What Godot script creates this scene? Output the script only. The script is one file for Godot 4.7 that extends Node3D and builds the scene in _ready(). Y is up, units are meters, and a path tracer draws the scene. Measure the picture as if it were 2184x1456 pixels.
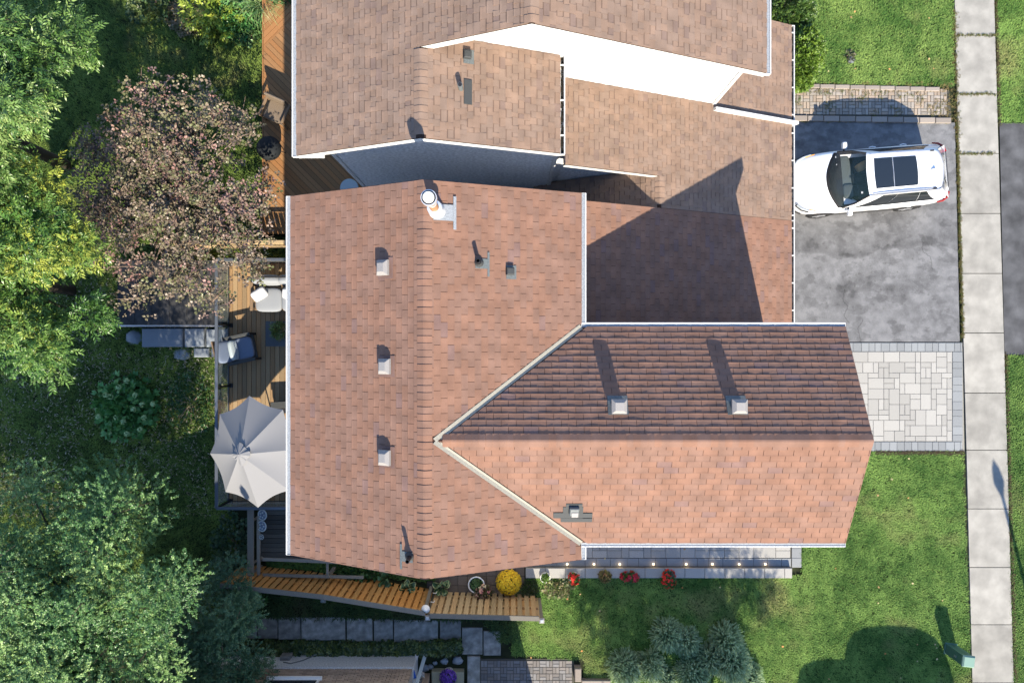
extends Node3D
# A row house and its neighbours seen straight down from 22 m. x runs to the street, z to the south, y is up.
const CAM_H := 22.0
const PX := 1496.0
var rng := RandomNumberGenerator.new()
var used := {}
var cache := {}
var T := {}
var M := {}
var nz := FastNoiseLite.new()

# survey helper: a point read off the aerial picture, at its height above the ground
func at(x: float, y: float, h: float) -> Vector3:
	var s := (CAM_H - h) / PX
	return Vector3((x - 1092.0) * s, h, (y - 728.0) * s)

# ---------------------------------------------------------------- naming and parenting
func nice(parent: Node, called: String) -> String:
	var key := str(parent.get_instance_id()) + called
	var n: int = used.get(key, 0)
	used[key] = n + 1
	return called if n == 0 else "%s_%03d" % [called, n]

func put(node: Node3D, called: String, parent: Node) -> Node3D:
	node.name = nice(parent, called)
	parent.add_child(node, true)
	return node

func tag(o: Node, label: String, category := "", group := "") -> Node:
	o.set_meta("label", label)
	if category: o.set_meta("category", category)
	if group: o.set_meta("group", group)
	return o

func thing(called: String, label: String, category: String, where := Vector3.ZERO, turn := 0.0, group := "") -> Node3D:
	var o := Node3D.new()
	put(o, called, self)
	o.position = where
	o.rotation.y = turn
	tag(o, label, category, group)
	return o

func mi(called: String, mesh: Mesh, m: Material, parent: Node, t := Transform3D.IDENTITY) -> MeshInstance3D:
	var o := MeshInstance3D.new()
	o.mesh = mesh
	if m: o.material_override = m
	o.transform = t
	put(o, called, parent)
	return o

func obj(called: String, st: SurfaceTool, m: Material, parent: Node, smooth := false, t := Transform3D.IDENTITY) -> MeshInstance3D:
	if smooth: st.generate_normals()
	var mesh := st.commit()
	mesh.surface_set_material(0, m)
	return mi(called, mesh, null, parent, t)

func struct(called: String, st: SurfaceTool, m: Material, label: String, smooth := false) -> MeshInstance3D:
	var o := obj(called, st, m, self, smooth)
	o.set_meta("kind", "structure")
	tag(o, label)
	return o

# a copy of a thing with its parts, under the next number
func copy(o: Node3D, where: Vector3, turn := 0.0, label := "") -> Node3D:
	var c: Node3D = o.duplicate()
	put(c, String(o.name).rstrip("0123456789").rstrip("_"), self)
	c.position = where
	c.rotation.y = turn
	if label: c.set_meta("label", label)
	return c

func multi(called: String, mesh: Mesh, xf: Array, cols: Array, m: Material, parent: Node) -> MultiMeshInstance3D:
	var mm := MultiMesh.new()
	mm.transform_format = MultiMesh.TRANSFORM_3D
	mm.use_colors = true
	mm.mesh = mesh
	mm.instance_count = xf.size()
	for i in xf.size():
		mm.set_instance_transform(i, xf[i])
		mm.set_instance_color(i, cols[i])
	var o := MultiMeshInstance3D.new()
	o.multimesh = mm
	o.material_override = m
	put(o, called, parent)
	o.set_meta("kind", "stuff")
	return o

# ---------------------------------------------------------------- shapes
func mb(smooth := false) -> SurfaceTool:
	var st := SurfaceTool.new()
	st.begin(Mesh.PRIMITIVE_TRIANGLES)
	if smooth: st.set_smooth_group(0)
	return st

func tri(st: SurfaceTool, a: Vector3, b: Vector3, c: Vector3) -> void:
	var n := (c - a).cross(b - a).normalized()
	st.set_normal(n); st.add_vertex(a)
	st.set_normal(n); st.add_vertex(b)
	st.set_normal(n); st.add_vertex(c)

# a, b, c, d run clockwise seen from the front
func quad(st: SurfaceTool, a: Vector3, b: Vector3, c: Vector3, d: Vector3) -> void:
	tri(st, a, b, c)
	tri(st, a, c, d)

func box(st: SurfaceTool, c: Vector3, s: Vector3, t := Transform3D.IDENTITY, b := 0.0) -> void:
	var h := s / 2.0
	var p := []
	for y in [-1.0, 1.0]:
		for k in [[-1, -1], [1, -1], [1, 1], [-1, 1]]:
			p.append(t * (c + Vector3(k[0] * h.x, y * h.y - (b if y > 0 else 0.0), k[1] * h.z)))
	for i in 4:
		var j := (i + 1) % 4
		quad(st, p[i], p[j], p[j + 4], p[i + 4])
	quad(st, p[3], p[2], p[1], p[0])
	if b > 0.0:
		var q := []
		for k in [[-1, -1], [1, -1], [1, 1], [-1, 1]]:
			q.append(t * (c + Vector3(k[0] * (h.x - b), h.y, k[1] * (h.z - b))))
		for i in 4:
			var j := (i + 1) % 4
			quad(st, p[i + 4], p[j + 4], q[j], q[i])
		quad(st, q[0], q[1], q[2], q[3])
	else:
		quad(st, p[4], p[5], p[6], p[7])

func boxmesh(s: Vector3, b := 0.0) -> Mesh:
	var key := "b%.3f_%.3f_%.3f_%.3f" % [s.x, s.y, s.z, b]
	if not cache.has(key):
		var st := mb()
		box(st, Vector3.ZERO, s, Transform3D.IDENTITY, b)
		cache[key] = st.commit()
	return cache[key]

func bx(called: String, c: Vector3, s: Vector3, m: Material, parent: Node, b := 0.0, turn := 0.0) -> MeshInstance3D:
	return mi(called, boxmesh(s, b), m, parent, Transform3D(Basis(Vector3.UP, turn), c))

func beam(called: String, a: Vector3, b: Vector3, w: float, h: float, m: Material, parent: Node) -> MeshInstance3D:
	var d := (b - a).normalized()
	var u := Vector3.UP if absf(d.y) < 0.95 else Vector3.RIGHT
	var x := u.cross(d).normalized()
	var st := mb()
	box(st, Vector3.ZERO, Vector3(w, h, a.distance_to(b)), Transform3D.IDENTITY, 0.006)
	return obj(called, st, m, parent, false, Transform3D(Basis(x, d.cross(x), d), (a + b) / 2.0))

# a polygon in the local x-z plane of a frame, from y0 to y1
func prism(st: SurfaceTool, poly: PackedVector2Array, f: Transform3D, y0: float, y1: float) -> void:
	var ids := Geometry2D.triangulate_polygon(poly)
	for i in range(0, ids.size(), 3):
		var a := poly[ids[i]]; var b := poly[ids[i + 1]]; var c := poly[ids[i + 2]]
		if (b - a).cross(c - a) < 0.0:
			var w := b; b = c; c = w
		tri(st, f * Vector3(a.x, y1, a.y), f * Vector3(b.x, y1, b.y), f * Vector3(c.x, y1, c.y))
		tri(st, f * Vector3(a.x, y0, a.y), f * Vector3(c.x, y0, c.y), f * Vector3(b.x, y0, b.y))
	var area := 0.0
	for i in poly.size(): area += poly[i].cross(poly[(i + 1) % poly.size()])
	var flip := area < 0.0
	for i in poly.size():
		var a := poly[i]; var b := poly[(i + 1) % poly.size()]
		if flip:
			var w := a; a = b; b = w
		quad(st, f * Vector3(a.x, y0, a.y), f * Vector3(b.x, y0, b.y), f * Vector3(b.x, y1, b.y), f * Vector3(a.x, y1, a.y))

func sheet(st: SurfaceTool, pts: Array, y: float, thick := 0.0) -> void:
	var poly := PackedVector2Array()
	for p in pts: poly.append(Vector2(p.x, p.z) if p is Vector3 else p)
	prism(st, poly, Transform3D.IDENTITY, y - maxf(thick, 0.002), y)

# a wall profile in x-y run along z
func along_z(st: SurfaceTool, prof: Array, z0: float, z1: float) -> void:
	var poly := PackedVector2Array()
	for p in prof: poly.append(p)
	# local x = x, local y(extrude) = z, local z = -y ... frame columns
	prism(st, poly, Transform3D(Basis(Vector3(1, 0, 0), Vector3(0, 0, 1), Vector3(0, 1, 0)), Vector3.ZERO), z0, z1)

func along_x(st: SurfaceTool, prof: Array, x0: float, x1: float) -> void:   # profile in z-y
	var poly := PackedVector2Array()
	for p in prof: poly.append(p)
	prism(st, poly, Transform3D(Basis(Vector3(0, 0, 1), Vector3(1, 0, 0), Vector3(0, 1, 0)), Vector3.ZERO), x0, x1)

# a roof slab: the polygon in space pulled down by thick
func slab(st: SurfaceTool, pts: Array, thick: float, drop := 0.002) -> void:
	var n := pts.size()
	var down := Vector3(0, -thick, 0)
	var lay := Vector3(0, -drop, 0)
	for i in range(1, n - 1):
		tri(st, pts[0] + lay, pts[i] + lay, pts[i + 1] + lay)
		tri(st, pts[0] + down, pts[i + 1] + down, pts[i] + down)
	for i in n:
		var a: Vector3 = pts[i]; var b: Vector3 = pts[(i + 1) % n]
		quad(st, a + down, b + down, b + lay, a + lay)

func tube(st: SurfaceTool, pts: Array, r0: float, r1: float, sides := 8, capped := true) -> void:
	var rings := []
	var n := pts.size()
	var x := Vector3.ZERO
	for i in n:
		var d: Vector3 = (pts[mini(i + 1, n - 1)] - pts[maxi(i - 1, 0)]).normalized()
		if i == 0:
			x = (Vector3.RIGHT if absf(d.x) < 0.8 else Vector3.UP).cross(d).normalized()
		else:
			x = (x - d * x.dot(d)).normalized()
		var y := d.cross(x)
		var r := lerpf(r0, r1, float(i) / maxf(n - 1, 1))
		var ring := []
		for k in sides:
			var a := TAU * k / sides
			ring.append(pts[i] + (x * cos(a) + y * sin(a)) * r)
		rings.append(ring)
	for i in n - 1:
		for k in sides:
			var j := (k + 1) % sides
			quad(st, rings[i][k], rings[i + 1][k], rings[i + 1][j], rings[i][j])
	if capped:
		for k in range(1, sides - 1):
			tri(st, rings[0][0], rings[0][k], rings[0][k + 1])
			tri(st, rings[n - 1][0], rings[n - 1][k + 1], rings[n - 1][k])

func lathe(st: SurfaceTool, prof: Array, sides := 20, t := Transform3D.IDENTITY) -> void:
	for i in prof.size() - 1:
		var p: Vector2 = prof[i]; var q: Vector2 = prof[i + 1]
		for k in sides:
			var a := TAU * k / sides; var b := TAU * (k + 1) / sides
			var p0 := t * Vector3(cos(a) * p.x, p.y, sin(a) * p.x); var p1 := t * Vector3(cos(b) * p.x, p.y, sin(b) * p.x)
			var q0 := t * Vector3(cos(a) * q.x, q.y, sin(a) * q.x); var q1 := t * Vector3(cos(b) * q.x, q.y, sin(b) * q.x)
			if p.x > 1e-5: tri(st, p0, p1, q1)
			if q.x > 1e-5: tri(st, p0, q1, q0)

# a soft cushion: rounded box
func cushion(st: SurfaceTool, c: Vector3, s: Vector3, t := Transform3D.IDENTITY, puff := 0.25) -> void:
	var n := 8
	var g := []
	for face in 6:
		g.clear()
		for i in n + 1:
			for j in n + 1:
				var a := 2.0 * i / n - 1.0; var b := 2.0 * j / n - 1.0
				var p := Vector3(a, 1, b)
				match face:
					1: p = Vector3(-a, -1, b)
					2: p = Vector3(1, -a, b)
					3: p = Vector3(-1, a, b)
					4: p = Vector3(a, -b, 1)
					5: p = Vector3(a, b, -1)
				var m := maxf(absf(p.x), maxf(absf(p.y), absf(p.z)))
				var e := pow(pow(absf(p.x), 5.0) + pow(absf(p.y), 5.0) + pow(absf(p.z), 5.0), 0.2)
				p = p / e
				p.y *= 1.0 + puff * (1.0 - p.x * p.x) * (1.0 - p.z * p.z)
				g.append(t * (c + p * s / 2.0))
		for i in n:
			for j in n:
				quad(st, g[i * (n + 1) + j], g[(i + 1) * (n + 1) + j], g[(i + 1) * (n + 1) + j + 1], g[i * (n + 1) + j + 1])

# ---------------------------------------------------------------- materials
func ntex(key: String, freq: float, lo: float, hi: float, oct := 3, kind := FastNoiseLite.TYPE_SIMPLEX_SMOOTH, size := 512, mid := 0.5) -> void:
	var n := FastNoiseLite.new()
	n.seed = key.hash() % 1000
	n.noise_type = kind
	n.frequency = freq
	n.fractal_octaves = oct
	n.fractal_type = FastNoiseLite.FRACTAL_FBM if oct > 1 else FastNoiseLite.FRACTAL_NONE
	var t := NoiseTexture2D.new()
	t.width = size; t.height = size
	t.seamless = true
	t.noise = n
	var g := Gradient.new()
	g.set_color(0, Color(lo, lo, lo)); g.set_color(1, Color(hi, hi, hi))
	g.set_offset(0, clampf(mid - 0.5, 0.0, 0.45)); g.set_offset(1, clampf(mid + 0.5, 0.55, 1.0))
	t.color_ramp = g
	T[key] = t

func mk(r: float, g: float, b: float, rough := 0.85, tex := "", scale := Vector3.ONE, world := false, bump := 0.0, blotch := 0.0) -> StandardMaterial3D:
	var m := StandardMaterial3D.new()
	m.albedo_color = Color(r, g, b).linear_to_srgb()
	m.roughness = rough
	m.metallic_specular = 0.35
	if tex:
		m.albedo_texture = T[tex]
		m.uv1_triplanar = true
		m.uv1_world_triplanar = world
		m.uv1_scale = scale
		if bump > 0.0:
			m.heightmap_enabled = true
			m.heightmap_texture = T[tex]
			m.heightmap_scale = bump
	if blotch > 0.0:
		m.detail_enabled = true
		m.detail_albedo = T["blotch"]
		m.detail_blend_mode = BaseMaterial3D.BLEND_MODE_MUL
		m.detail_uv_layer = BaseMaterial3D.DETAIL_UV_2
		m.uv2_triplanar = true
		m.uv2_world_triplanar = true
		m.uv2_scale = Vector3.ONE * blotch
	return m

func several(n: int, r: float, g: float, b: float, spread: float, rough: float, tex: String, scale: Vector3, world := false, bump := 0.0, hue := 0.0) -> Array:
	var out := []
	for i in n:
		var k := 1.0 + spread * (2.0 * i / (n - 1.0) - 1.0)
		var w := hue * (1.0 if i % 2 else -1.0)
		var m := mk(r * k * (1.0 + w), g * k, b * k * (1.0 - w), rough, tex, scale, world, bump)
		m.uv1_offset = Vector3(0.37, 0.61, 0.23) * i
		out.append(m)
	return out

func leafmat(rough := 0.36, back := 0.35) -> StandardMaterial3D:
	var m := StandardMaterial3D.new()
	m.vertex_color_use_as_albedo = true
	m.roughness = rough
	m.metallic_specular = 0.4
	m.cull_mode = BaseMaterial3D.CULL_DISABLED
	if back > 0.0:
		m.backlight_enabled = true
		m.backlight = Color(back, back, back * 0.6)
	return m

func materials() -> void:
	ntex("grain", 0.25, 0.62, 1.0, 2)
	ntex("fine", 0.45, 0.78, 1.0, 2)
	ntex("soft", 0.05, 0.72, 1.0, 4)
	ntex("wood", 0.06, 0.62, 1.0, 4)
	ntex("blotch", 0.012, 0.62, 1.0, 4, FastNoiseLite.TYPE_SIMPLEX_SMOOTH, 512)
	ntex("grime", 0.012, 0.80, 1.0, 5)
	ntex("mild", 0.012, 0.80, 1.0, 5)
	ntex("cloth", 0.3, 0.85, 1.0, 1)
	ntex("patch", 0.02, 0.45, 1.0, 4)
	M.red = several(6, 0.40, 0.226, 0.16, 0.03, 0.95, "grain", Vector3.ONE * 1.6, true, 0.0, 0.03)
	M.red.append(mk(0.35, 0.215, 0.18, 0.95, "grain", Vector3.ONE * 1.6, true))
	for m in M.red: blotchy(m, 0.30, "grime")
	M.red_deck = mk(0.10, 0.05, 0.035, 0.95, "grain", Vector3.ONE * 1.5, true)
	M.brown = several(6, 0.415, 0.285, 0.212, 0.04, 0.95, "grain", Vector3.ONE * 1.6, true, 0.0, 0.02)
	M.brown.append(mk(0.35, 0.243, 0.195, 0.95, "grain", Vector3.ONE * 1.6, true))
	M.brown.append(mk(0.25, 0.165, 0.125, 0.95, "grain", Vector3.ONE * 1.6, true))
	for m in M.brown: blotchy(m, 0.30, "grime")
	M.brown_deck = mk(0.06, 0.035, 0.025, 0.95, "grain", Vector3.ONE * 1.5, true)
	M.white = mk(0.78, 0.78, 0.76, 0.5, "soft", Vector3.ONE * 0.7, true)
	M.gutter = mk(0.34, 0.365, 0.39, 0.4, "soft", Vector3.ONE * 0.9, true)
	M.redwall = mk(0.22, 0.14, 0.10, 0.9, "grain", Vector3.ONE, true)
	M.siding = mk(0.80, 0.81, 0.82, 0.55, "soft", Vector3.ONE * 0.4, true)
	M.cream = mk(0.36, 0.34, 0.28, 0.6, "soft", Vector3.ONE * 1.2, true)
	M.greymetal = mk(0.16, 0.18, 0.18, 0.5, "soft", Vector3.ONE, true)
	M.darkgrey = mk(0.075, 0.08, 0.08, 0.7, "grain", Vector3.ONE * 2.0)
	M.ventgrey = mk(0.36, 0.34, 0.32, 0.6, "soft", Vector3.ONE * 2.0)
	M.black = mk(0.02, 0.02, 0.022, 0.5)
	M.chrome = mk(0.75, 0.74, 0.72, 0.3); M.chrome.metallic = 0.6
	M.rust = mk(0.45, 0.24, 0.12, 0.6, "soft", Vector3.ONE * 3.0)
	M.brickwall = several(4, 0.54, 0.41, 0.31, 0.2, 0.9, "grain", Vector3.ONE * 1.5)
	M.mortar = mk(0.50, 0.44, 0.38, 0.95, "grain", Vector3.ONE * 1.5)
	M.concrete = several(4, 0.55, 0.525, 0.465, 0.07, 0.9, "grain", Vector3.ONE * 0.9, true, 0.15)
	for m in M.concrete: blotchy(m, 0.22, "mild")
	M.oldconcrete = several(4, 0.50, 0.50, 0.46, 0.18, 0.9, "grain", Vector3.ONE * 1.0, true, 0.2)
	for m in M.oldconcrete: blotchy(m, 0.5)
	M.asphalt2 = mk(0.19, 0.192, 0.20, 0.92, "grain", Vector3.ONE * 2.0, true, 0.3, 0.2)
	M.paver = several(5, 0.43, 0.415, 0.38, 0.09, 0.85, "soft", Vector3.ONE * 1.6, true, 0.2)
	M.paverdark = several(4, 0.34, 0.355, 0.36, 0.1, 0.85, "grain", Vector3.ONE * 1.4, true, 0.2)
	M.brick = several(5, 0.44, 0.37, 0.30, 0.16, 0.9, "grain", Vector3.ONE * 1.6, true, 0.2, 0.05)
	M.kerbbrick = several(3, 0.40, 0.345, 0.295, 0.1, 0.9, "grain", Vector3.ONE * 1.6, true, 0.2)
	M.greybrick = several(5, 0.26, 0.245, 0.235, 0.2, 0.9, "grain", Vector3.ONE * 1.6, true, 0.2, 0.03)
	M.brownpaver = several(4, 0.19, 0.155, 0.13, 0.15, 0.9, "grain", Vector3.ONE * 1.4, true, 0.2)
	M.joint = mk(0.10, 0.095, 0.075, 0.95, "grain", Vector3.ONE * 2.0, true)
	M.sandjoint = mk(0.38, 0.36, 0.31, 0.95, "grain", Vector3.ONE * 2.0, true)
	M.soil = mk(0.045, 0.038, 0.026, 0.95, "grain", Vector3.ONE * 1.2, true, 0.5, 0.5)
	M.deckx = several(5, 0.40, 0.265, 0.14, 0.16, 0.8, "wood", Vector3(8, 8, 0.7), false, 0.1, 0.05)
	M.ndeck = several(5, 0.40, 0.20, 0.08, 0.14, 0.75, "wood", Vector3(8, 8, 0.7), false, 0.1, 0.05)
	M.cedar = several(5, 0.64, 0.32, 0.10, 0.14, 0.75, "wood", Vector3(9, 0.8, 9), false, 0.1, 0.05)
	M.pine = several(5, 0.60, 0.42, 0.23, 0.15, 0.75, "wood", Vector3(9, 0.8, 9), false, 0.1, 0.05)
	M.greywood = several(4, 0.28, 0.26, 0.22, 0.15, 0.9, "wood", Vector3(9, 9, 0.9), false, 0.15)
	M.darkwood = several(4, 0.10, 0.10, 0.09, 0.3, 0.9, "wood", Vector3(0.9, 9, 9), false, 0.15)
	M.bark = mk(0.11, 0.085, 0.065, 0.95, "wood", Vector3(6, 1.0, 6), false, 0.6)
	M.twig = mk(0.20, 0.145, 0.11, 0.9)
	M.railmetal = mk(0.10, 0.115, 0.14, 0.35); M.railmetal.metallic = 0.3
	M.blackmetal = mk(0.018, 0.018, 0.02, 0.4)
	M.glass = mk(0.55, 0.65, 0.65, 0.05)
	M.glass.albedo_color.a = 0.12
	M.glass.transparency = BaseMaterial3D.TRANSPARENCY_ALPHA
	M.canvas = mk(0.265, 0.265, 0.272, 0.9, "cloth", Vector3.ONE * 4.0, false, 0.05)
	M.canvas.backlight_enabled = true
	M.canvas.backlight = Color(0.12, 0.12, 0.12)
	M.sofa = mk(0.27, 0.285, 0.305, 0.9, "cloth", Vector3.ONE * 5.0, false, 0.05)
	M.pillow = mk(0.55, 0.55, 0.56, 0.9, "cloth", Vector3.ONE * 5.0)
	M.blue = mk(0.16, 0.20, 0.28, 0.9, "cloth", Vector3.ONE * 5.0, false, 0.05)
	M.palecloth = mk(0.42, 0.48, 0.49, 0.9, "cloth", Vector3.ONE * 5.0)
	M.mat = mk(0.11, 0.125, 0.14, 0.95, "cloth", Vector3.ONE * 5.0)
	M.teak = mk(0.30, 0.20, 0.12, 0.7, "wood", Vector3(6, 6, 1))
	M.wicker = mk(0.24, 0.185, 0.135, 0.85, "grain", Vector3.ONE * 3.0, false, 0.3)
	M.composite = mk(0.085, 0.085, 0.088, 0.85, "fine", Vector3.ONE * 1.0, true, 0.1, 0.4)
	M.stone = several(3, 0.30, 0.335, 0.37, 0.15, 0.9, "grain", Vector3.ONE * 1.0, true, 0.4)
	M.green = mk(0.07, 0.15, 0.11, 0.5)
	M.greenlid = mk(0.17, 0.27, 0.22, 0.45)
	M.leaf = leafmat()
	M.petal = leafmat(0.7, 0.2)
	M.grass = leafmat(0.75, 0.25)
	M.pot = mk(0.70, 0.68, 0.64, 0.6)
	M.terra = mk(0.36, 0.16, 0.09, 0.85)
	M.carpaint = mk(0.80, 0.80, 0.80, 0.25)
	M.carpaint.clearcoat_enabled = true
	M.carpaint.clearcoat = 0.8
	M.carpaint.clearcoat_roughness = 0.05
	M.trim = mk(0.022, 0.022, 0.024, 0.6)
	M.tyre = mk(0.02, 0.02, 0.02, 0.9)
	M.alloy = mk(0.5, 0.5, 0.52, 0.3); M.alloy.metallic = 0.7
	M.darkglass = mk(0.012, 0.015, 0.018, 0.06)
	M.darkglass.metallic_specular = 0.6
	M.screenglass = mk(0.03, 0.06, 0.065, 0.05)
	M.screenglass.albedo_color.a = 0.22
	M.screenglass.transparency = BaseMaterial3D.TRANSPARENCY_ALPHA
	M.redlens = mk(0.25, 0.02, 0.02, 0.2)
	M.amber = mk(0.7, 0.32, 0.04, 0.3)
	M.lens = mk(0.35, 0.38, 0.40, 0.12)
	M.glow = mk(0.9, 0.8, 0.6, 0.4)
	M.glow.emission_enabled = true
	M.glow.emission = Color(1.0, 0.86, 0.62)
	M.glow.emission_energy_multiplier = 1.0

func blotchy(m: StandardMaterial3D, k: float, tex := "blotch") -> void:
	m.detail_enabled = true
	m.detail_albedo = T[tex]
	m.detail_blend_mode = BaseMaterial3D.BLEND_MODE_MUL
	m.detail_uv_layer = BaseMaterial3D.DETAIL_UV_2
	m.uv2_triplanar = true
	m.uv2_world_triplanar = true
	m.uv2_scale = Vector3.ONE * k

# ---------------------------------------------------------------- shingles
# One tab in its own frame: x along the eave, y off the roof, +z down the slope. Wedge shaped, its lower edge a little curled.
func tab(st: SurfaceTool, f: Transform3D, w: float, e: float, a: float, m: float, b: float, top: float) -> void:
	var h := w / 2.0
	var z := e / 2.0
	var p0 := f * Vector3(-h, a, z); var p1 := f * Vector3(0, m, z); var p2 := f * Vector3(h, b, z)
	var zl := z - e * 0.22
	var l0 := f * Vector3(-h, lerpf(top, a, 0.5), zl); var l1 := f * Vector3(0, lerpf(top, m, 0.5), zl); var l2 := f * Vector3(h, lerpf(top, b, 0.5), zl)
	var q0 := f * Vector3(-h, top, -z - 0.012); var q2 := f * Vector3(h, top, -z - 0.012)
	var g0 := f * Vector3(-h, -0.003, z); var g2 := f * Vector3(h, -0.003, z)
	var k0 := f * Vector3(-h, -0.003, -z - 0.012); var k2 := f * Vector3(h, -0.003, -z - 0.012)
	tri(st, q0, q2, l1); tri(st, q0, l1, l0); tri(st, q2, l2, l1)
	quad(st, l0, l1, p1, p0); quad(st, l1, l2, p2, p1)
	tri(st, g0, p0, p1); tri(st, g0, p1, g2); tri(st, g2, p1, p2)
	quad(st, k0, q0, l0, g0); tri(st, g0, l0, p0)
	quad(st, g2, l2, q2, k2); tri(st, g2, p2, l2)

func edge_heights(thick: float, style: String) -> Array:
	if style == "red":
		var wave := 0.0045
		return [thick + rng.randf_range(-wave, wave), thick + rng.randf_range(-wave, wave), thick + rng.randf_range(-wave, wave)]
	return [thick + rng.randf_range(-0.002, 0.002), thick, thick + rng.randf_range(-0.002, 0.002)]

var tab_meshes := {}
func tab_mesh(style: String, w: float, thick: float, e: float, i: int) -> Mesh:
	var key := "%s%.3f_%.3f_%d" % [style, w, thick, i]
	if not tab_meshes.has(key):
		var st := mb()
		var v := edge_heights(thick, style)
		tab(st, Transform3D.IDENTITY, w, e, v[0], v[1], v[2], 0.004)
		tab_meshes[key] = st.commit()
		if style != "red" and thick < 0.015:
			var bd := mb()
			band(bd, Transform3D.IDENTITY, w, e, thick)
			bd.commit(tab_meshes[key])
	return tab_meshes[key]

# the printed shadow line of a laminated shingle, along the top of a low tab
func band(st: SurfaceTool, f: Transform3D, w: float, e: float, thick: float) -> void:
	var z0 := -e / 2 + 0.001; var z1 := -e / 2 + 0.026
	var y0 := 0.0065; var y1 := lerpf(0.004, thick, 0.026 / e) + 0.0022
	quad(st, f * Vector3(-w / 2, y0, z0), f * Vector3(w / 2, y0, z0), f * Vector3(w / 2, y1, z1), f * Vector3(-w / 2, y1, z1))

# lays the courses of one slope; the tabs wait in jobs until the house knows which ones show largest
func courses(jobs: Array, roof: Node3D, pts: Array, upslope: Vector3, style: String) -> void:
	var n: Vector3 = (pts[1] - pts[0]).cross(pts[2] - pts[0]).normalized()
	if n.y < 0.0: n = -n
	var v := (upslope - n * upslope.dot(n)).normalized()
	var o: Vector3 = pts[0]
	for p in pts:
		if (p - o).dot(v) < 0.0: o = p
	var f := Transform3D(Basis(v.cross(n), n, -v), o)
	var inv := f.affine_inverse()
	var poly := PackedVector2Array()
	var lo := Vector2(INF, INF); var hi := -lo
	for p in pts:
		var q: Vector3 = inv * p
		poly.append(Vector2(q.x, q.z))
		lo = lo.min(Vector2(q.x, q.z)); hi = hi.max(Vector2(q.x, q.z))
	var e := 0.142 if style == "red" else 0.14
	var rows := int(ceil((hi.y - lo.y) / e))
	for k in rows:
		var zc := hi.y - e * (k + 0.5)
		var x := lo.x - (0.152 if k % 2 else 0.0) - rng.randf() * (0.012 if style == "red" else 0.25)
		var up := false
		while x < hi.x:
			var w := 0.302
			var thick := 0.0175
			if style != "red":
				w = [0.10, 0.14, 0.18, 0.24][rng.randi() % 4]
				up = not up
				thick = 0.020 if up else 0.008
			var gap := 0.009 if style == "red" else 0.003
			var r := PackedVector2Array([Vector2(x + gap / 2, zc - e / 2), Vector2(x + w - gap / 2, zc - e / 2), Vector2(x + w - gap / 2, zc + e / 2), Vector2(x + gap / 2, zc + e / 2)])
			var inside := true
			for c in r:
				if not Geometry2D.is_point_in_polygon(c, poly): inside = false
			var tone := rng.randi() % 7
			if tone == 6 and rng.randf() < 0.65: tone = rng.randi() % 6
			if inside:
				var t := Transform3D(f.basis, f * Vector3(x + w / 2, 0, zc))
				jobs.append({"y": t.origin.y, "t": t, "w": w - gap, "e": e, "thick": thick, "tone": tone, "roof": roof, "style": style})
			else:
				for piece in Geometry2D.intersect_polygons(poly, r):
					if piece.size() >= 3:
						jobs.append({"y": -1.0, "piece": piece, "f": f, "z": zc, "e": e, "thick": thick, "tone": tone, "roof": roof, "style": style})
			x += w

func lay(jobs: Array, mats: Array) -> void:
	jobs.sort_custom(func(a, b): return a.y > b.y)
	var rest := {}
	for i in jobs.size():
		var j: Dictionary = jobs[i]
		if i < 300 and j.y > 0.0:
			var sh := mi("shingle", tab_mesh(j.style, j.w, j.thick, j.e, rng.randi() % 8), null, j.roof, j.t)
			sh.set_surface_override_material(0, mats[j.tone])
			if sh.mesh.get_surface_count() > 1: sh.set_surface_override_material(1, mats[7])
			continue
		if not rest.has(j.roof): rest[j.roof] = {}
		if not rest[j.roof].has(j.tone): rest[j.roof][j.tone] = mb()
		var st: SurfaceTool = rest[j.roof][j.tone]
		var v := edge_heights(j.thick, j.style)
		if j.has("t"):
			tab(st, j.t, j.w, j.e, v[0], v[1], v[2], 0.004)
			if j.style != "red" and j.thick < 0.015:
				if not rest[j.roof].has(7): rest[j.roof][7] = mb()
				band(rest[j.roof][7], j.t, j.w, j.e, j.thick)
		else:
			var piece: PackedVector2Array = j.piece
			var f: Transform3D = j.f
			var ids := Geometry2D.triangulate_polygon(piece)
			var lift := []
			for p in piece: lift.append(lerpf(j.thick, 0.004, clampf((j.z + j.e / 2 - p.y) / j.e, 0, 1)))
			for q in range(0, ids.size(), 3):
				var a := ids[q]; var b := ids[q + 1]; var c := ids[q + 2]
				if (piece[b] - piece[a]).cross(piece[c] - piece[a]) < 0.0:
					var s := b; b = c; c = s
				tri(st, f * Vector3(piece[a].x, lift[a], piece[a].y), f * Vector3(piece[b].x, lift[b], piece[b].y), f * Vector3(piece[c].x, lift[c], piece[c].y))
			for q in piece.size():
				var a: Vector2 = piece[q]; var b: Vector2 = piece[(q + 1) % piece.size()]
				quad(st, f * Vector3(a.x, -0.003, a.y), f * Vector3(b.x, -0.003, b.y), f * Vector3(b.x, lift[(q + 1) % piece.size()], b.y), f * Vector3(a.x, lift[q], a.y))
	for roof in rest:
		var mesh := ArrayMesh.new()
		for tone in rest[roof]:
			rest[roof][tone].commit(mesh)
			mesh.surface_set_material(mesh.get_surface_count() - 1, mats[tone])
		mi("shingles", mesh, null, roof).set_meta("kind", "stuff")

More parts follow.
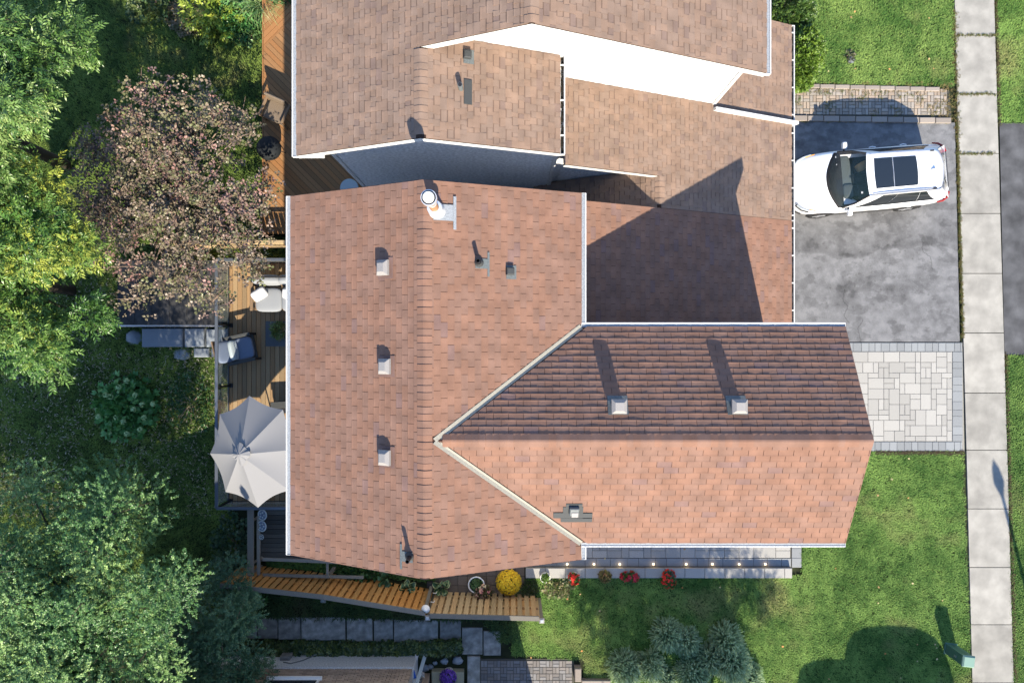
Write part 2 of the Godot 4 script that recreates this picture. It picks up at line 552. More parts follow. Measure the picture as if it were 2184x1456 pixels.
# folded caps along a ridge; sl and sr are the slopes on its two sides
func caps(roof: Node3D, a: Vector3, b: Vector3, sl: float, sr: float, half: float, mats: Array) -> void:
	var d := (b - a).normalized()
	var side := Vector3.UP.cross(d).normalized()
	var e := 0.14
	var n := int(a.distance_to(b) / e)
	var meshes := []
	for i in 3:
		var st := mb()
		var t := 0.022 + 0.003 * i
		var prof := [[-half, -half * sl], [-half * 0.15, -0.15 * half * sl + 0.002], [half * 0.15, -0.15 * half * sr + 0.002], [half, -half * sr]]
		for k in 3:
			var p = prof[k]; var q = prof[k + 1]
			var z0 := -e / 2; var z1 := e / 2 + 0.01
			var A := Vector3(p[0], p[1] + t, z0); var B := Vector3(q[0], q[1] + t, z0)
			var C := Vector3(q[0], q[1] + t - 0.011, z1); var D := Vector3(p[0], p[1] + t - 0.011, z1)
			quad(st, A, B, C, D)
			quad(st, A - Vector3(0, 0.02, 0), B - Vector3(0, 0.02, 0), B, A)
			if k == 0: quad(st, A - Vector3(0, 0.02, 0), A, D, D - Vector3(0, 0.02, 0))
			if k == 2: quad(st, B, B - Vector3(0, 0.02, 0), C - Vector3(0, 0.02, 0), C)
		meshes.append(st.commit())
	for i in n:
		mi("ridge_cap", meshes[rng.randi() % 3], mats[rng.randi() % 6], roof, Transform3D(Basis(side, d.cross(side), d), a + d * e * (i + 0.5)))

func gutter(parent: Node3D, a: Vector3, b: Vector3, out: Vector3, opened: bool, w := 0.10) -> void:
	var d := (b - a).normalized()
	var len := a.distance_to(b)
	var g := Node3D.new()
	put(g, "gutter", parent)
	var t := Transform3D(Basis(out, Vector3.UP, out.cross(Vector3.UP)), (a + b) / 2.0)
	var st := mb()
	box(st, Vector3(w / 2, -0.11, 0), Vector3(w - 0.006, 0.012, len), t)
	box(st, Vector3(w - 0.008, -0.05, 0), Vector3(0.012, 0.115, len), t, 0.004)
	box(st, Vector3(w + 0.002, 0.002, 0), Vector3(0.02, 0.012, len), t, 0.004)
	box(st, Vector3(0.004, -0.05, 0), Vector3(0.008, 0.11, len - 0.004), t)
	for s in [-1.0, 1.0]: box(st, Vector3(w / 2, -0.05, s * len / 2), Vector3(w + 0.01, 0.118, 0.008), t)
	obj("channel", st, M.white, g)
	if opened:
		var dirt := mb()
		for i in int(len / 0.05):
			box(dirt, Vector3(w / 2 + rng.randf_range(-0.012, 0.012), -0.088 + rng.randf() * 0.02, -len / 2 + 0.05 * (i + 0.5)), Vector3(0.055, 0.03, 0.05) * rng.randf_range(0.6, 1.1), t)
		obj("debris", dirt, M.soil, g).set_meta("kind", "stuff")
		var hang := mb()
		for i in int(len / 0.75) + 1:
			box(hang, Vector3(w / 2, 0.004, -len / 2 + 0.2 + 0.75 * i) if 0.2 + 0.75 * i < len else Vector3(w / 2, 0.004, len / 2 - 0.1), Vector3(w, 0.006, 0.035), t)
		obj("hanger", hang, M.white, g)
	else:
		var guard := mb()
		box(guard, Vector3(w / 2, -0.004, 0), Vector3(w - 0.024, 0.006, len - 0.02), t * Transform3D(Basis(Vector3(0, 0, 1), -0.08), Vector3.ZERO))
		obj("guard", guard, M.gutter, g)

# ---------------------------------------------------------------- plants
func leaf(st: SurfaceTool, t: Transform3D, l: float, w: float, fold := 0.25) -> void:
	var a := t * Vector3(0, 0, 0); var d := t * Vector3(0, -0.08 * l, l)
	var m := t * Vector3(0, 0.02 * l, l * 0.5)
	var b := t * Vector3(-w, fold * w, l * 0.45); var c := t * Vector3(w, fold * w, l * 0.45)
	tri(st, a, b, m); tri(st, b, d, m); tri(st, a, m, c); tri(st, m, d, c)

func rndbasis() -> Basis:
	return Basis.from_euler(Vector3(rng.randf_range(-PI, PI), rng.randf_range(-PI, PI), rng.randf_range(-PI, PI)))

# a short twig with leaves along it, growing along +z
func sprig(n: int, length: float, l: float, w: float, droop := 0.3) -> Mesh:
	var st := mb()
	for i in n:
		var p := Vector3(0, 0, length * i / n)
		var b := Basis(Vector3(0, 0, 1), rng.randf_range(-0.5, 0.5)) * Basis(Vector3.UP, (1.0 if i % 2 else -1.0) * rng.randf_range(0.5, 1.2)) * Basis(Vector3.RIGHT, rng.randf_range(-0.3, 0.5) + droop * 0.5)
		leaf(st, Transform3D(b, p), l * rng.randf_range(0.75, 1.15), w * rng.randf_range(0.8, 1.1))
	return st.commit()

func rosette(n: int, l: float, w: float, tilt: float) -> Mesh:
	var st := mb()
	for i in n:
		var b := Basis(Vector3.UP, TAU * i / n * 2.4 + rng.randf() * 0.4) * Basis(Vector3.RIGHT, -tilt * rng.randf_range(0.3, 1.3))
		leaf(st, Transform3D(b, b * Vector3(0, 0, l * 0.2)), l * rng.randf_range(0.7, 1.15), w * rng.randf_range(0.8, 1.1))
	return st.commit()

func mixcol(a: Color, b: Color, k: float) -> Color:
	return a.lerp(b, clampf(k, 0, 1))

# clumps spread through an egg-shaped crown; each clump throws its own leaves. Limbs reach for the clumps.
func tree(called: String, label: String, base: Vector3, crown: Vector3, rad: Vector3, clumps: int, per: int, clump_r: float, mesh: Mesh, pal: Array, trunk_r: float, shell := 0.45, category := "tree", group := "") -> Node3D:
	var o := thing(called, label, category, base, 0.0, group)
	var c0 := crown - base
	var xf := []; var cols := []
	var st := mb(true)
	tube(st, [Vector3.ZERO, Vector3(c0.x * 0.15, c0.y * 0.35, c0.z * 0.15), Vector3(c0.x * 0.6, c0.y * 0.8, c0.z * 0.6), c0 + Vector3(0, rad.y * 0.4, 0)], trunk_r, trunk_r * 0.25, 9)
	obj("trunk", st, M.bark, o, true)
	var limbs := mb(true)
	for i in clumps:
		var d := Vector3(rng.randfn(), rng.randfn(), rng.randfn()).normalized()
		if d.y < -0.35: d.y *= -0.6
		var k := pow(rng.randf(), shell)
		var c := c0 + d * rad * k * rng.randf_range(0.85, 1.05)
		var r := clump_r * rng.randf_range(0.65, 1.3)
		var start := Vector3(c0.x * 0.4, c0.y * rng.randf_range(0.45, 0.8), c0.z * 0.4)
		var mid := start.lerp(c, 0.55) + Vector3(rng.randfn(), rng.randfn(), rng.randfn()) * 0.18
		tube(limbs, [start, mid, c], trunk_r * 0.32, 0.012, 5, false)
		var tone := rng.randf()
		for j in int(per * r / clump_r):
			var e := Vector3(rng.randfn(), rng.randfn() * 0.75, rng.randfn())
			e = e.normalized() * pow(rng.randf(), 0.5)
			var p := c + e * r
			var dir := (e + Vector3(rng.randfn(), rng.randfn() * 0.5 + 0.15, rng.randfn()) * 0.7).normalized()
			var up := Vector3(rng.randfn() * 0.35, 1.0, rng.randfn() * 0.35)
			var b := Basis.looking_at(-dir, up)
			xf.append(Transform3D(b.scaled(Vector3.ONE * rng.randf_range(0.7, 1.25)), p))
			var q := clampf(tone * 0.6 + rng.randf() * 0.55, 0.0, 0.999)
			var f := q * (pal.size() - 1)
			cols.append(mixcol(pal[int(f)], pal[mini(int(f) + 1, pal.size() - 1)], f - int(f)))
		if rng.randf() < 0.7:
			for j in 2:
				var tip := c + Vector3(rng.randfn(), rng.randfn() * 0.5, rng.randfn()).normalized() * r * rng.randf_range(0.7, 1.2)
				tube(limbs, [c, c.lerp(tip, 0.5) + Vector3(0, 0.05, 0), tip], 0.014, 0.004, 4, false)
	obj("limbs", limbs, M.bark if trunk_r > 0.12 else M.twig, o, true)
	multi("crown", mesh, xf, cols, M.leaf, o)
	return o

# a dense mound of leaves on the ground
func bush(called: String, label: String, where: Vector3, rad: Vector3, n: int, mesh: Mesh, pal: Array, category := "shrub", group := "", shell := 0.25, up := 0.5) -> Node3D:
	var o := thing(called, label, category, where, 0.0, group)
	var xf := []; var cols := []
	var bump := FastNoiseLite.new()
	bump.seed = rng.randi() % 10000
	bump.frequency = 1.2
	for i in n:
		var d := Vector3(rng.randfn(), absf(rng.randfn()) * 1.1 - 0.1, rng.randfn()).normalized()
		var k := pow(rng.randf(), shell) * (1.0 + 0.22 * bump.get_noise_3dv(d * 2.0))
		var p := d * rad * k
		p.y = maxf(p.y, 0.03)
		var dir := (d + Vector3(rng.randfn(), rng.randfn() + up, rng.randfn()) * 0.55).normalized()
		xf.append(Transform3D(Basis.looking_at(-dir, Vector3(rng.randfn() * 0.4, 1, rng.randfn() * 0.4)).scaled(Vector3.ONE * rng.randf_range(0.7, 1.25)), p))
		var q := clampf(rng.randf() * 0.7 + 0.35 * bump.get_noise_3dv(p * 3.0) + 0.15, 0.0, 0.999)
		var f := q * (pal.size() - 1)
		cols.append(mixcol(pal[int(f)], pal[mini(int(f) + 1, pal.size() - 1)], f - int(f)))
	multi("foliage", mesh, xf, cols, M.leaf, o)
	var st := mb(true)
	for i in 6:
		var a := rng.randf() * TAU
		tube(st, [Vector3(cos(a) * 0.04, 0, sin(a) * 0.04), Vector3(cos(a), 0, sin(a)) * rad * 0.3 + Vector3(0, rad.y * 0.4, 0), Vector3(cos(a), 0, sin(a)) * rad * 0.6 + Vector3(0, rad.y * 0.6, 0)], 0.02, 0.006, 5, false)
	obj("stem", st, M.twig, o, true)
	return o

func tuft(n: int, h: float, w: float, spread: float) -> Mesh:
	var st := mb()
	for i in n:
		var a := rng.randf() * TAU
		var lean := rng.randf_range(0.25, 1.0) * spread
		var root := Vector3(rng.randfn(), 0, rng.randfn()) * 0.03
		var hh := h * rng.randf_range(0.6, 1.2)
		var dir := Vector3(cos(a), 0, sin(a))
		var s := dir.cross(Vector3.UP) * w
		var mid := root + dir * lean * hh * 0.45 + Vector3(0, hh * 0.65, 0)
		var tip := root + dir * lean * hh * 1.1 + Vector3(0, hh * 0.85, 0)
		tri(st, root - s, root + s, mid + s * 0.8)
		tri(st, root - s, mid + s * 0.8, mid - s * 0.8)
		tri(st, mid - s * 0.8, mid + s * 0.8, tip)
	return st.commit()

# grass over a polygon, with bald and yellow patches
func lawn(called: String, label: String, poly: Array, density: float, mesh: Mesh, lo: Color, hi: Color, dry: Color, dryness: float, y := 0.0, holes := []) -> void:
	var pg := PackedVector2Array()
	var a := Vector2(INF, INF); var b := -a
	for p in poly:
		pg.append(p)
		a = a.min(p); b = b.max(p)
	var xf := []; var cols := []
	pg = Geometry2D.offset_polygon(pg, 0.03)[0]
	var n := int((b.x - a.x) * (b.y - a.y) * density)
	for i in n:
		var p := Vector2(rng.randf_range(a.x, b.x), rng.randf_range(a.y, b.y))
		if not Geometry2D.is_point_in_polygon(p, pg): continue
		var out := false
		for hole in holes:
			if hole.has_point(p): out = true
		if out: continue
		var c := nz.get_noise_2d(p.x * 30.0, p.y * 30.0) * 0.7 + nz.get_noise_2d(p.x * 110.0, p.y * 110.0) * 0.6
		var d := nz.get_noise_2d(p.x * 22.0 + 900.0, p.y * 22.0) + nz.get_noise_2d(p.x * 90.0, p.y * 90.0 + 500.0) * 0.5
		if d > 0.62 - dryness * 0.3 and rng.randf() < 0.25: continue
		var col := mixcol(lo, hi, 0.42 + c * 0.85 + rng.randf_range(-0.35, 0.4))
		col = mixcol(col, dry, clampf((d - 0.25 + dryness * 0.4) * 1.4, 0, 0.85) * rng.randf_range(0.4, 1.0))
		var s := rng.randf_range(0.7, 1.3)
		xf.append(Transform3D(Basis(Vector3.UP, rng.randf() * TAU).scaled(Vector3(s, s * rng.randf_range(0.7, 1.2), s)), Vector3(p.x, y, p.y)))
		cols.append(col)
	var o := multi(called, mesh, xf, cols, M.grass, self)
	tag(o, label, "grass")

# flat rectangular blocks laid as a running floor; pieces go to a structure as children
func blocks(parent: Node3D, rects: Array, y: float, thick: float, mats: Array, gap: float, bev := 0.005, called := "paver") -> void:
	for r in rects:
		var s := Vector3(snappedf(r[2] - gap, 0.002), thick, snappedf(r[3] - gap, 0.002))
		if s.x < 0.02 or s.z < 0.02: continue
		var o := bx(called, Vector3(r[0] + r[2] / 2, y - thick / 2 + rng.randf_range(-0.0025, 0.0025), r[1] + r[3] / 2), s, mats[rng.randi() % mats.size()], parent, bev)
		o.rotation.y += rng.randf_range(-0.006, 0.006)

# stones of three sizes fitted on a grid
func random_ashlar(x0: float, z0: float, nx: int, nz_: int, u: float) -> Array:
	var taken := {}
	var out := []
	for j in nz_:
		for i in nx:
			if taken.has(Vector2i(i, j)): continue
			var opts := [[2, 1], [1, 2], [2, 2], [3, 2], [2, 3], [1, 1]]
			for k in opts.size():
				var swap = rng.randi() % opts.size()
				var w = opts[k]; opts[k] = opts[swap]; opts[swap] = w
			opts.erase([1, 1])
			opts.append([1, 1])
			for w in opts:
				var ok: bool = i + w[0] <= nx and j + w[1] <= nz_
				if ok:
					for a in w[0]:
						for b in w[1]:
							if taken.has(Vector2i(i + a, j + b)): ok = false
				if ok:
					for a in w[0]:
						for b in w[1]: taken[Vector2i(i + a, j + b)] = true
					out.append([x0 + i * u, z0 + j * u, w[0] * u, w[1] * u])
					break
	return out

func weave(x0: float, z0: float, nx: int, nz_: int, u: float) -> Array:
	var out := []
	for j in nz_:
		for i in nx:
			for k in 2:
				if (i + j) % 2: out.append([x0 + i * u, z0 + j * u + k * u / 2, u, u / 2])
				else: out.append([x0 + i * u + k * u / 2, z0 + j * u, u / 2, u])
	return out

# ---------------------------------------------------------------- the scene
func _ready() -> void:
	rng.seed = 4711
	nz.seed = 7
	nz.frequency = 0.012
	nz.fractal_octaves = 3
	var cam := Camera3D.new()
	cam.name = "camera"
	add_child(cam)
	cam.transform = Transform3D(Basis(Vector3(1, 0, 0), Vector3(0, 0, -1), Vector3(0, 1, 0)), Vector3(0, CAM_H, 0))
	cam.fov = rad_to_deg(2.0 * atan(728.0 / PX))
	cam.near = 0.1
	cam.far = 600.0
	var env := Environment.new()
	env.background_mode = Environment.BG_SKY
	var sky := ProceduralSkyMaterial.new()
	sky.sky_top_color = Color(0.34, 0.46, 0.64)
	sky.sky_horizon_color = Color(0.80, 0.82, 0.84)
	sky.ground_bottom_color = Color(0.20, 0.22, 0.18)
	sky.ground_horizon_color = Color(0.45, 0.50, 0.52)
	sky.sky_curve = 0.12
	env.sky = Sky.new()
	env.sky.sky_material = sky
	env.background_energy_multiplier = 1.3
	env.tonemap_mode = Environment.TONE_MAPPER_LINEAR
	env.tonemap_exposure = 2.45
	env.sdfgi_enabled = true
	env.ssao_enabled = true
	env.ssil_enabled = true
	var we := WorldEnvironment.new()
	we.name = "environment"
	we.environment = env
	add_child(we)
	var sun := DirectionalLight3D.new()
	sun.name = "sun"
	sun.light_energy = 1.55
	sun.light_color = Color(1.0, 0.955, 0.875)
	sun.light_angular_distance = 0.5
	sun.shadow_enabled = true
	add_child(sun)
	sun.look_at_from_position(Vector3.ZERO, Vector3(-0.335, -1.0, -1.32))
	materials()
	ground()
	red_house()
	brown_house()
	brick_house()
	pavings()
	walkway()
	back_deck()
	cedar_fence()
	grasses()
	trees()
	garden()
	car()
	small_things()

func ground() -> void:
	var st := mb()
	box(st, Vector3(0, -0.5, 0), Vector3(500, 0.94, 500))
	struct("ground", st, mk(0.05, 0.062, 0.024, 0.95, "grain", Vector3.ONE * 1.2, true, 0.5, 0.3), "dark mossy soil under the lawns and beds")

# ---------------------------------------------------------------- the red house
func red_house() -> void:
	var h := thing("red_roof_house", "terracotta shingled house with T shaped roof and white gutters", "house")
	var jobs := []
	var zn := -3.187; var zs := 4.684
	var rx := -1.7275; var ry := 8.18
	var lx := -4.859; var ly := 6.60
	var ex := 1.491; var ey := 6.93
	var wy := 8.10; var wx := -1.52; var wz := 1.97; var wn := -0.312; var ws := 4.322; var we := 7.17
	# walls
	var st := mb()
	along_z(st, [Vector2(-4.4, 0), Vector2(1.15, 0), Vector2(1.15, 6.85), Vector2(rx, 7.93), Vector2(-4.4, 6.55)], zn + 0.3, zs - 0.3)
	obj("wall", st, M.siding, h)
	st = mb()
	along_x(st, [Vector2(0.0, 0), Vector2(3.95, 0), Vector2(3.95, 6.7), Vector2(wz, 7.8), Vector2(0.0, 6.75)], 1.16, 6.85)
	along_x(st, [Vector2(-3.28, 0), Vector2(0.02, 0), Vector2(0.02, 2.5), Vector2(-3.28, 2.5)], 1.16, 7.4)
	obj("wall", st, M.redwall, h)
	# main roof, west slope
	var west := mb()
	var pw := [Vector3(lx, ly, zn), Vector3(rx, ry, zn), Vector3(rx, ry, zs), Vector3(lx, ly, zs)]
	slab(west, pw, 0.16)
	var rw := obj("roof", west, M.red_deck, h)
	courses(jobs, rw, [Vector3(lx, ly, zn), Vector3(rx - 0.1, lerpf(ry, ly, 0.1 / (rx - lx)), zn), Vector3(rx - 0.1, lerpf(ry, ly, 0.1 / (rx - lx)), zs), Vector3(lx, ly, zs)], Vector3(1, 0, 0), "red")
	# main roof, east slope, north and south of the wing
	var k := (ry - ey) / (ex - rx)
	var east := mb()
	slab(east, [Vector3(rx, ry, zn), Vector3(ex, ey, zn), Vector3(ex, ey, zs), Vector3(rx, ry, zs)], 0.16)
	var re := obj("roof", east, M.red_deck, h)
	var cl := 0.075   # valley clearance
	var e1 := [Vector3(rx + 0.1, ry - 0.1 * k, zn), Vector3(ex, ey, zn), Vector3(ex, ey, wn - cl), Vector3(wx + 0.02, ry - k * (wx + 0.02 - rx), wz - cl * 1.3), Vector3(rx + 0.1, ry - 0.1 * k, wz - cl * 1.3)]
	var e2 := [Vector3(rx + 0.1, ry - 0.1 * k, wz), Vector3(wx - 0.06, ry - k * (wx - 0.06 - rx), wz + 0.03), Vector3(ex - 0.02, ey + 0.02 * k, ws + cl), Vector3(ex, ey, zs), Vector3(rx + 0.1, ry - 0.1 * k, zs)]
	courses(jobs, re, e1, Vector3(-1, 0, 0), "red")
	courses(jobs, re, e2, Vector3(-1, 0, 0), "red")
	# wing
	var kn := (wy - ey) / (wz - wn); var ks := (wy - ey) / (ws - wz)
	var nn := mb()
	slab(nn, [Vector3(wx, wy + 0.003, wz), Vector3(we, wy + 0.003, wz), Vector3(we, ey + 0.003, wn), Vector3(ex, ey + 0.003, wn)], 0.12, 0.0)
	var rn := obj("roof", nn, M.red_deck, h)
	var sn := mb()
	slab(sn, [Vector3(wx, wy + 0.003, wz), Vector3(ex, ey + 0.003, ws), Vector3(we, ey + 0.003, ws), Vector3(we, wy + 0.003, wz)], 0.12, 0.0)
	var rs := obj("roof", sn, M.red_deck, h)
	var up := Vector3(0, 0.005, 0)
	courses(jobs, rn, [Vector3(ex + 0.12, ey, wn) + up, Vector3(we, ey, wn) + up, Vector3(we, wy - 0.09 * kn, wz - 0.09) + up, Vector3(wx + 0.22, wy - 0.09 * kn, wz - 0.09) + up], Vector3(0, 0, 1), "red")
	courses(jobs, rs, [Vector3(ex + 0.12, ey, ws) + up, Vector3(we, ey, ws) + up, Vector3(we, wy - 0.09 * ks, wz + 0.09) + up, Vector3(wx + 0.22, wy - 0.09 * ks, wz + 0.09) + up], Vector3(0, 0, -1), "red")
	# garage roof between the houses
	var gs := -0.46
	var gh := func(x: float) -> float: return 3.47 + gs * (x - 6.22)
	var ga := mb()
	var gp := [Vector3(1.1, gh.call(1.1), -3.3), Vector3(7.65, gh.call(7.65), -3.3), Vector3(7.65, gh.call(7.65), 0.0), Vector3(1.1, gh.call(1.1), 0.0)]
	slab(ga, gp, 0.15)
	var rg := obj("garage_roof", ga, M.red_deck, h)
	courses(jobs, rg, gp, Vector3(-1, 0, 0), "red")
	lay(jobs, M.red)
	caps(rw, Vector3(rx, ry, zn), Vector3(rx, ry, zs), (ry - ly) / (rx - lx), k, 0.15, M.red)
	caps(rn, Vector3(we, wy + 0.004, wz), Vector3(wx + 0.12, wy + 0.004, wz), ks, kn, 0.13, M.red)
	# valley flashing: strips folded along the two valleys
	for s in [[wn, -1.0], [ws, 1.0]]:
		var a := Vector3(ex, ey, s[0]); var b := Vector3(wx, wy, wz)
		var d := (b - a).normalized()
		var outm: Vector3 = Vector3(d.z, 0, -d.x) * s[1]           # towards the main slope
		if outm.z * s[1] < 0.0: outm = -outm
		var v := mb()
		var w := 0.07
		var pm := func(p: Vector3) -> Vector3: return Vector3(p.x, ry - k * (p.x - rx) + 0.024, p.z)
		var pq := func(p: Vector3) -> Vector3: return Vector3(p.x, wy - (kn if s[1] < 0 else ks) * absf(p.z - wz) + 0.028, p.z)
		var n := 14
		for i in n:
			var p := a.lerp(b, float(i) / n); var q := a.lerp(b, float(i + 1) / n)
			quad(v, pm.call(p + outm * w), pm.call(q + outm * w), q + Vector3(0, 0.018, 0), p + Vector3(0, 0.018, 0))
			quad(v, p + Vector3(0, 0.018, 0), q + Vector3(0, 0.018, 0), pq.call(q - outm * w * 0.7), pq.call(p - outm * w * 0.7))
		obj("valley_flashing", v, M.cream, h)
	# gutters and fascias
	gutter(h, Vector3(lx, ly - 0.01, zn), Vector3(lx, ly - 0.01, zs), Vector3(-1, 0, 0), false)
	gutter(h, Vector3(ex, ey - 0.01, zn), Vector3(ex, ey - 0.01, wn - 0.07), Vector3(1, 0, 0), false, 0.095)
	gutter(h, Vector3(ex, ey - 0.01, ws + 0.08), Vector3(ex, ey - 0.01, zs), Vector3(1, 0, 0), false, 0.095)
	gutter(h, Vector3(ex, ey - 0.01, wn), Vector3(we, ey - 0.01, wn), Vector3(0, 0, -1), false, 0.085)
	gutter(h, Vector3(ex, ey - 0.01, ws), Vector3(we, ey - 0.01, ws), Vector3(0, 0, 1), false, 0.085)
	gutter(h, Vector3(7.65, 2.80, -3.3), Vector3(7.65, 2.80, -0.02), Vector3(1, 0, 0), true, 0.085)
	var fa := mb()
	for z in [zn, zs]:
		var o := 0.012 if z > 0 else -0.012
		quad(fa, Vector3(lx, ly - 0.2, z + o), Vector3(lx, ly - 0.008, z + o), Vector3(rx, ry - 0.008, z + o), Vector3(rx, ry - 0.2, z + o))
		quad(fa, Vector3(rx, ry - 0.2, z + o), Vector3(rx, ry - 0.008, z + o), Vector3(ex, ey - 0.008, z + o), Vector3(ex, ey - 0.2, z + o))
	quad(fa, Vector3(we + 0.012, ey - 0.2, wn), Vector3(we + 0.012, ey - 0.006, wn), Vector3(we + 0.012, wy - 0.006, wz), Vector3(we + 0.012, wy - 0.2, wz))
	quad(fa, Vector3(we + 0.012, wy - 0.2, wz), Vector3(we + 0.012, wy - 0.006, wz), Vector3(we + 0.012, ey - 0.006, ws), Vector3(we + 0.012, ey - 0.2, ws))
	obj("fascia", fa, M.white, h)
	# openings on the walls
	for z in [-1.6, 1.6]: bx("window", Vector3(-4.41, 2.0, z), Vector3(0.05, 1.9, 1.5), M.darkglass, h)
	for q in [[-3.2, 5.2], [-0.6, 5.2], [-3.2, 2.0]]:
		bx("window", Vector3(q[0], q[1], zs - 0.29), Vector3(1.0, 1.2, 0.05), M.darkglass, h)
	for q in [[2.6, 5.0], [5.2, 5.0], [5.2, 1.9]]:
		bx("window", Vector3(q[0], q[1], 3.96), Vector3(1.2, 1.2, 0.05), M.darkglass, h)
	bx("door", Vector3(2.8, 1.1, 3.96), Vector3(1.0, 2.1, 0.06), M.white, h, 0.01)
	bx("garage_door", Vector3(7.41, 1.05, -1.65), Vector3(0.05, 2.1, 2.5), M.white, h)
	for z in [1.0, 2.9]: bx("window", Vector3(6.86, 5.3, z), Vector3(0.05, 1.3, 1.1), M.darkglass, h)
	# roof furniture
	chimney(h, at(932, 452, 7.95))
	for p in [[822, 571], [826, 781], [826, 975]]:
		var q := at(p[0], p[1], 7.83)
		box_vent(h, Vector3(q.x, ly + (q.x - lx) * (ry - ly) / (rx - lx), q.z), 0.27, 0.31, 0.13, -atan((ry - ly) / (rx - lx)), 1)
	for p in [[1320, 866], [1576, 866]]:
		var q := at(p[0], p[1], 7.9)
		box_vent(h, Vector3(q.x, wy - kn * (wz - q.z), q.z), 0.31, 0.29, 0.215, 0.0, 2)
	pipe_vent(h, at(1022, 562, 7.6), atan(k) , 1.0)
	pipe_vent(h, at(873, 1188, 8.1), -atan((ry - ly) / (rx - lx)), -1.0)
	low_vent(h, at(1087, 580, 7.4), atan(k), 0)
	# square exhaust hood with a patch of dark replacement shingles
	var q := at(1225, 1090, 7.4)
	q.y = wy - ks * (q.z - wz) + 0.02
	var f := Transform3D(Basis(Vector3.RIGHT, atan(ks)), q)
	var pa := mb()
	for s in [[-0.02, 0.0, 0.42, 0.16], [-0.12, 0.145, 0.62, 0.14], [0.06, 0.145, 0.66, 0.12], [-0.1, 0.27, 0.34, 0.1], [0.0, -0.1, 0.34, 0.12], [0.18, 0.27, 0.42, 0.09]]:
		box(pa, Vector3(s[0], 0.004 + 0.002 * rng.randf(), s[1] - 0.02), Vector3(s[2], 0.014, s[3]), f)
	obj("patched_shingles", pa, M.darkgrey, h)
	var hood := mb()
	box(hood, Vector3(0, 0.05, -0.02), Vector3(0.2, 0.1, 0.2), f, 0.02)
	obj("exhaust_hood", hood, M.greymetal, h)
	var cap := mb()
	box(cap, Vector3(0.01, 0.105, 0.03), Vector3(0.14, 0.02, 0.12), f, 0.004)
	obj("hood_cap", cap, M.ventgrey, h)

func chimney(h: Node3D, p: Vector3) -> void:
	var y := 8.18 - 0.388 * (p.x + 1.7275)
	var c := Node3D.new()
	c.position = Vector3(p.x, y, p.z)
	put(c, "flue_chimney", h)
	tag(c, "tall round white metal flue with a flat cap")
	var st := mb(true)
	lathe(st, [Vector2(0.19, -0.1), Vector2(0.17, 0.03), Vector2(0.12, 0.2), Vector2(0.125, 0.24), Vector2(0.0, 0.24)], 24)
	obj("flashing_cone", st, M.white, c, true)
	var pl := mb()
	box(pl, Vector3(0.14, 0.035, 0.03), Vector3(0.42, 0.008, 0.32), Transform3D(Basis(Vector3(0, 0, 1), -0.37), Vector3.ZERO))
	box(pl, Vector3(0.37, 0.045, 0.03), Vector3(0.06, 0.008, 0.66), Transform3D(Basis(Vector3(0, 0, 1), -0.37), Vector3.ZERO))
	obj("flashing_plate", pl, M.gutter, c)
	var pipe := mb()
	lathe(pipe, [Vector2(0.088, 0.2), Vector2(0.088, 1.18)], 24)
	obj("flue_pipe", pipe, M.rust, c)
	var band := mb()
	lathe(band, [Vector2(0.1, 0.2), Vector2(0.145, 0.3), Vector2(0.145, 0.34), Vector2(0.09, 0.36)], 24)
	lathe(band, [Vector2(0.094, 0.78), Vector2(0.094, 0.9)], 24)
	obj("storm_collar", band, M.chrome, c)
	var cap := mb()
	lathe(cap, [Vector2(0.0, 1.13), Vector2(0.12, 1.13), Vector2(0.145, 1.16), Vector2(0.145, 1.285), Vector2(0.132, 1.285), Vector2(0.132, 1.2)], 28)
	obj("cap_collar", cap, M.chrome, c)
	var ring := mb()
	lathe(ring, [Vector2(0.105, 1.27), Vector2(0.105, 1.33), Vector2(0.095, 1.34), Vector2(0.0, 1.35)], 28)
	obj("cap_lid", ring, M.white, c)
	var gap := mb()
	lathe(gap, [Vector2(0.131, 1.265), Vector2(0.08, 1.265)], 28)
	obj("cap_slot", gap, M.black, c)

# a box vent: flange on the slope, a hollow neck, a four sided hip lid
func box_vent(h: Node3D, p: Vector3, wx: float, wz: float, tall: float, tilt: float, kind: int) -> void:
	var c := Node3D.new()
	c.position = p
	c.rotation.z = -tilt if kind == 1 else 0.0
	put(c, "roof_vent", h)
	var fl := mb()
	var ft := Transform3D(Basis(Vector3.RIGHT, -0.47), Vector3.ZERO) if kind == 2 else Transform3D.IDENTITY
	box(fl, Vector3(0, 0.022, 0), Vector3(wx + 0.1, 0.01, wz + 0.12), ft)
	obj("flange", fl, M.greymetal if kind == 2 else M.red[6], c)
	var nk := mb()
	box(nk, Vector3(0, tall / 2 - 0.06, 0), Vector3(wx * 0.72, tall + 0.02, wz * 0.72))
	obj("neck", nk, M.greymetal, c)
	var st := mb()
	var y0 := tall - 0.05; var y1 := tall + 0.01; var y2 := tall + 0.075
	var a := Vector3(wx / 2, 0, wz / 2); var i := a * 0.56
	var ring := func(r: Vector3, y: float) -> Array: return [Vector3(-r.x, y, -r.z), Vector3(r.x, y, -r.z), Vector3(r.x, y, r.z), Vector3(-r.x, y, r.z)]
	var r0 = ring.call(a, y0); var r1 = ring.call(a, y1); var r2 = ring.call(i, y2)
	for q in 4:
		var j := (q + 1) % 4
		quad(st, r0[q], r0[j], r1[j], r1[q])
		quad(st, r1[q], r1[j], r2[j], r2[q])
	quad(st, r2[0], r2[1], r2[2], r2[3])
	quad(st, r0[3], r0[2], r0[1], r0[0])
	obj("lid", st, M.ventgrey, c)

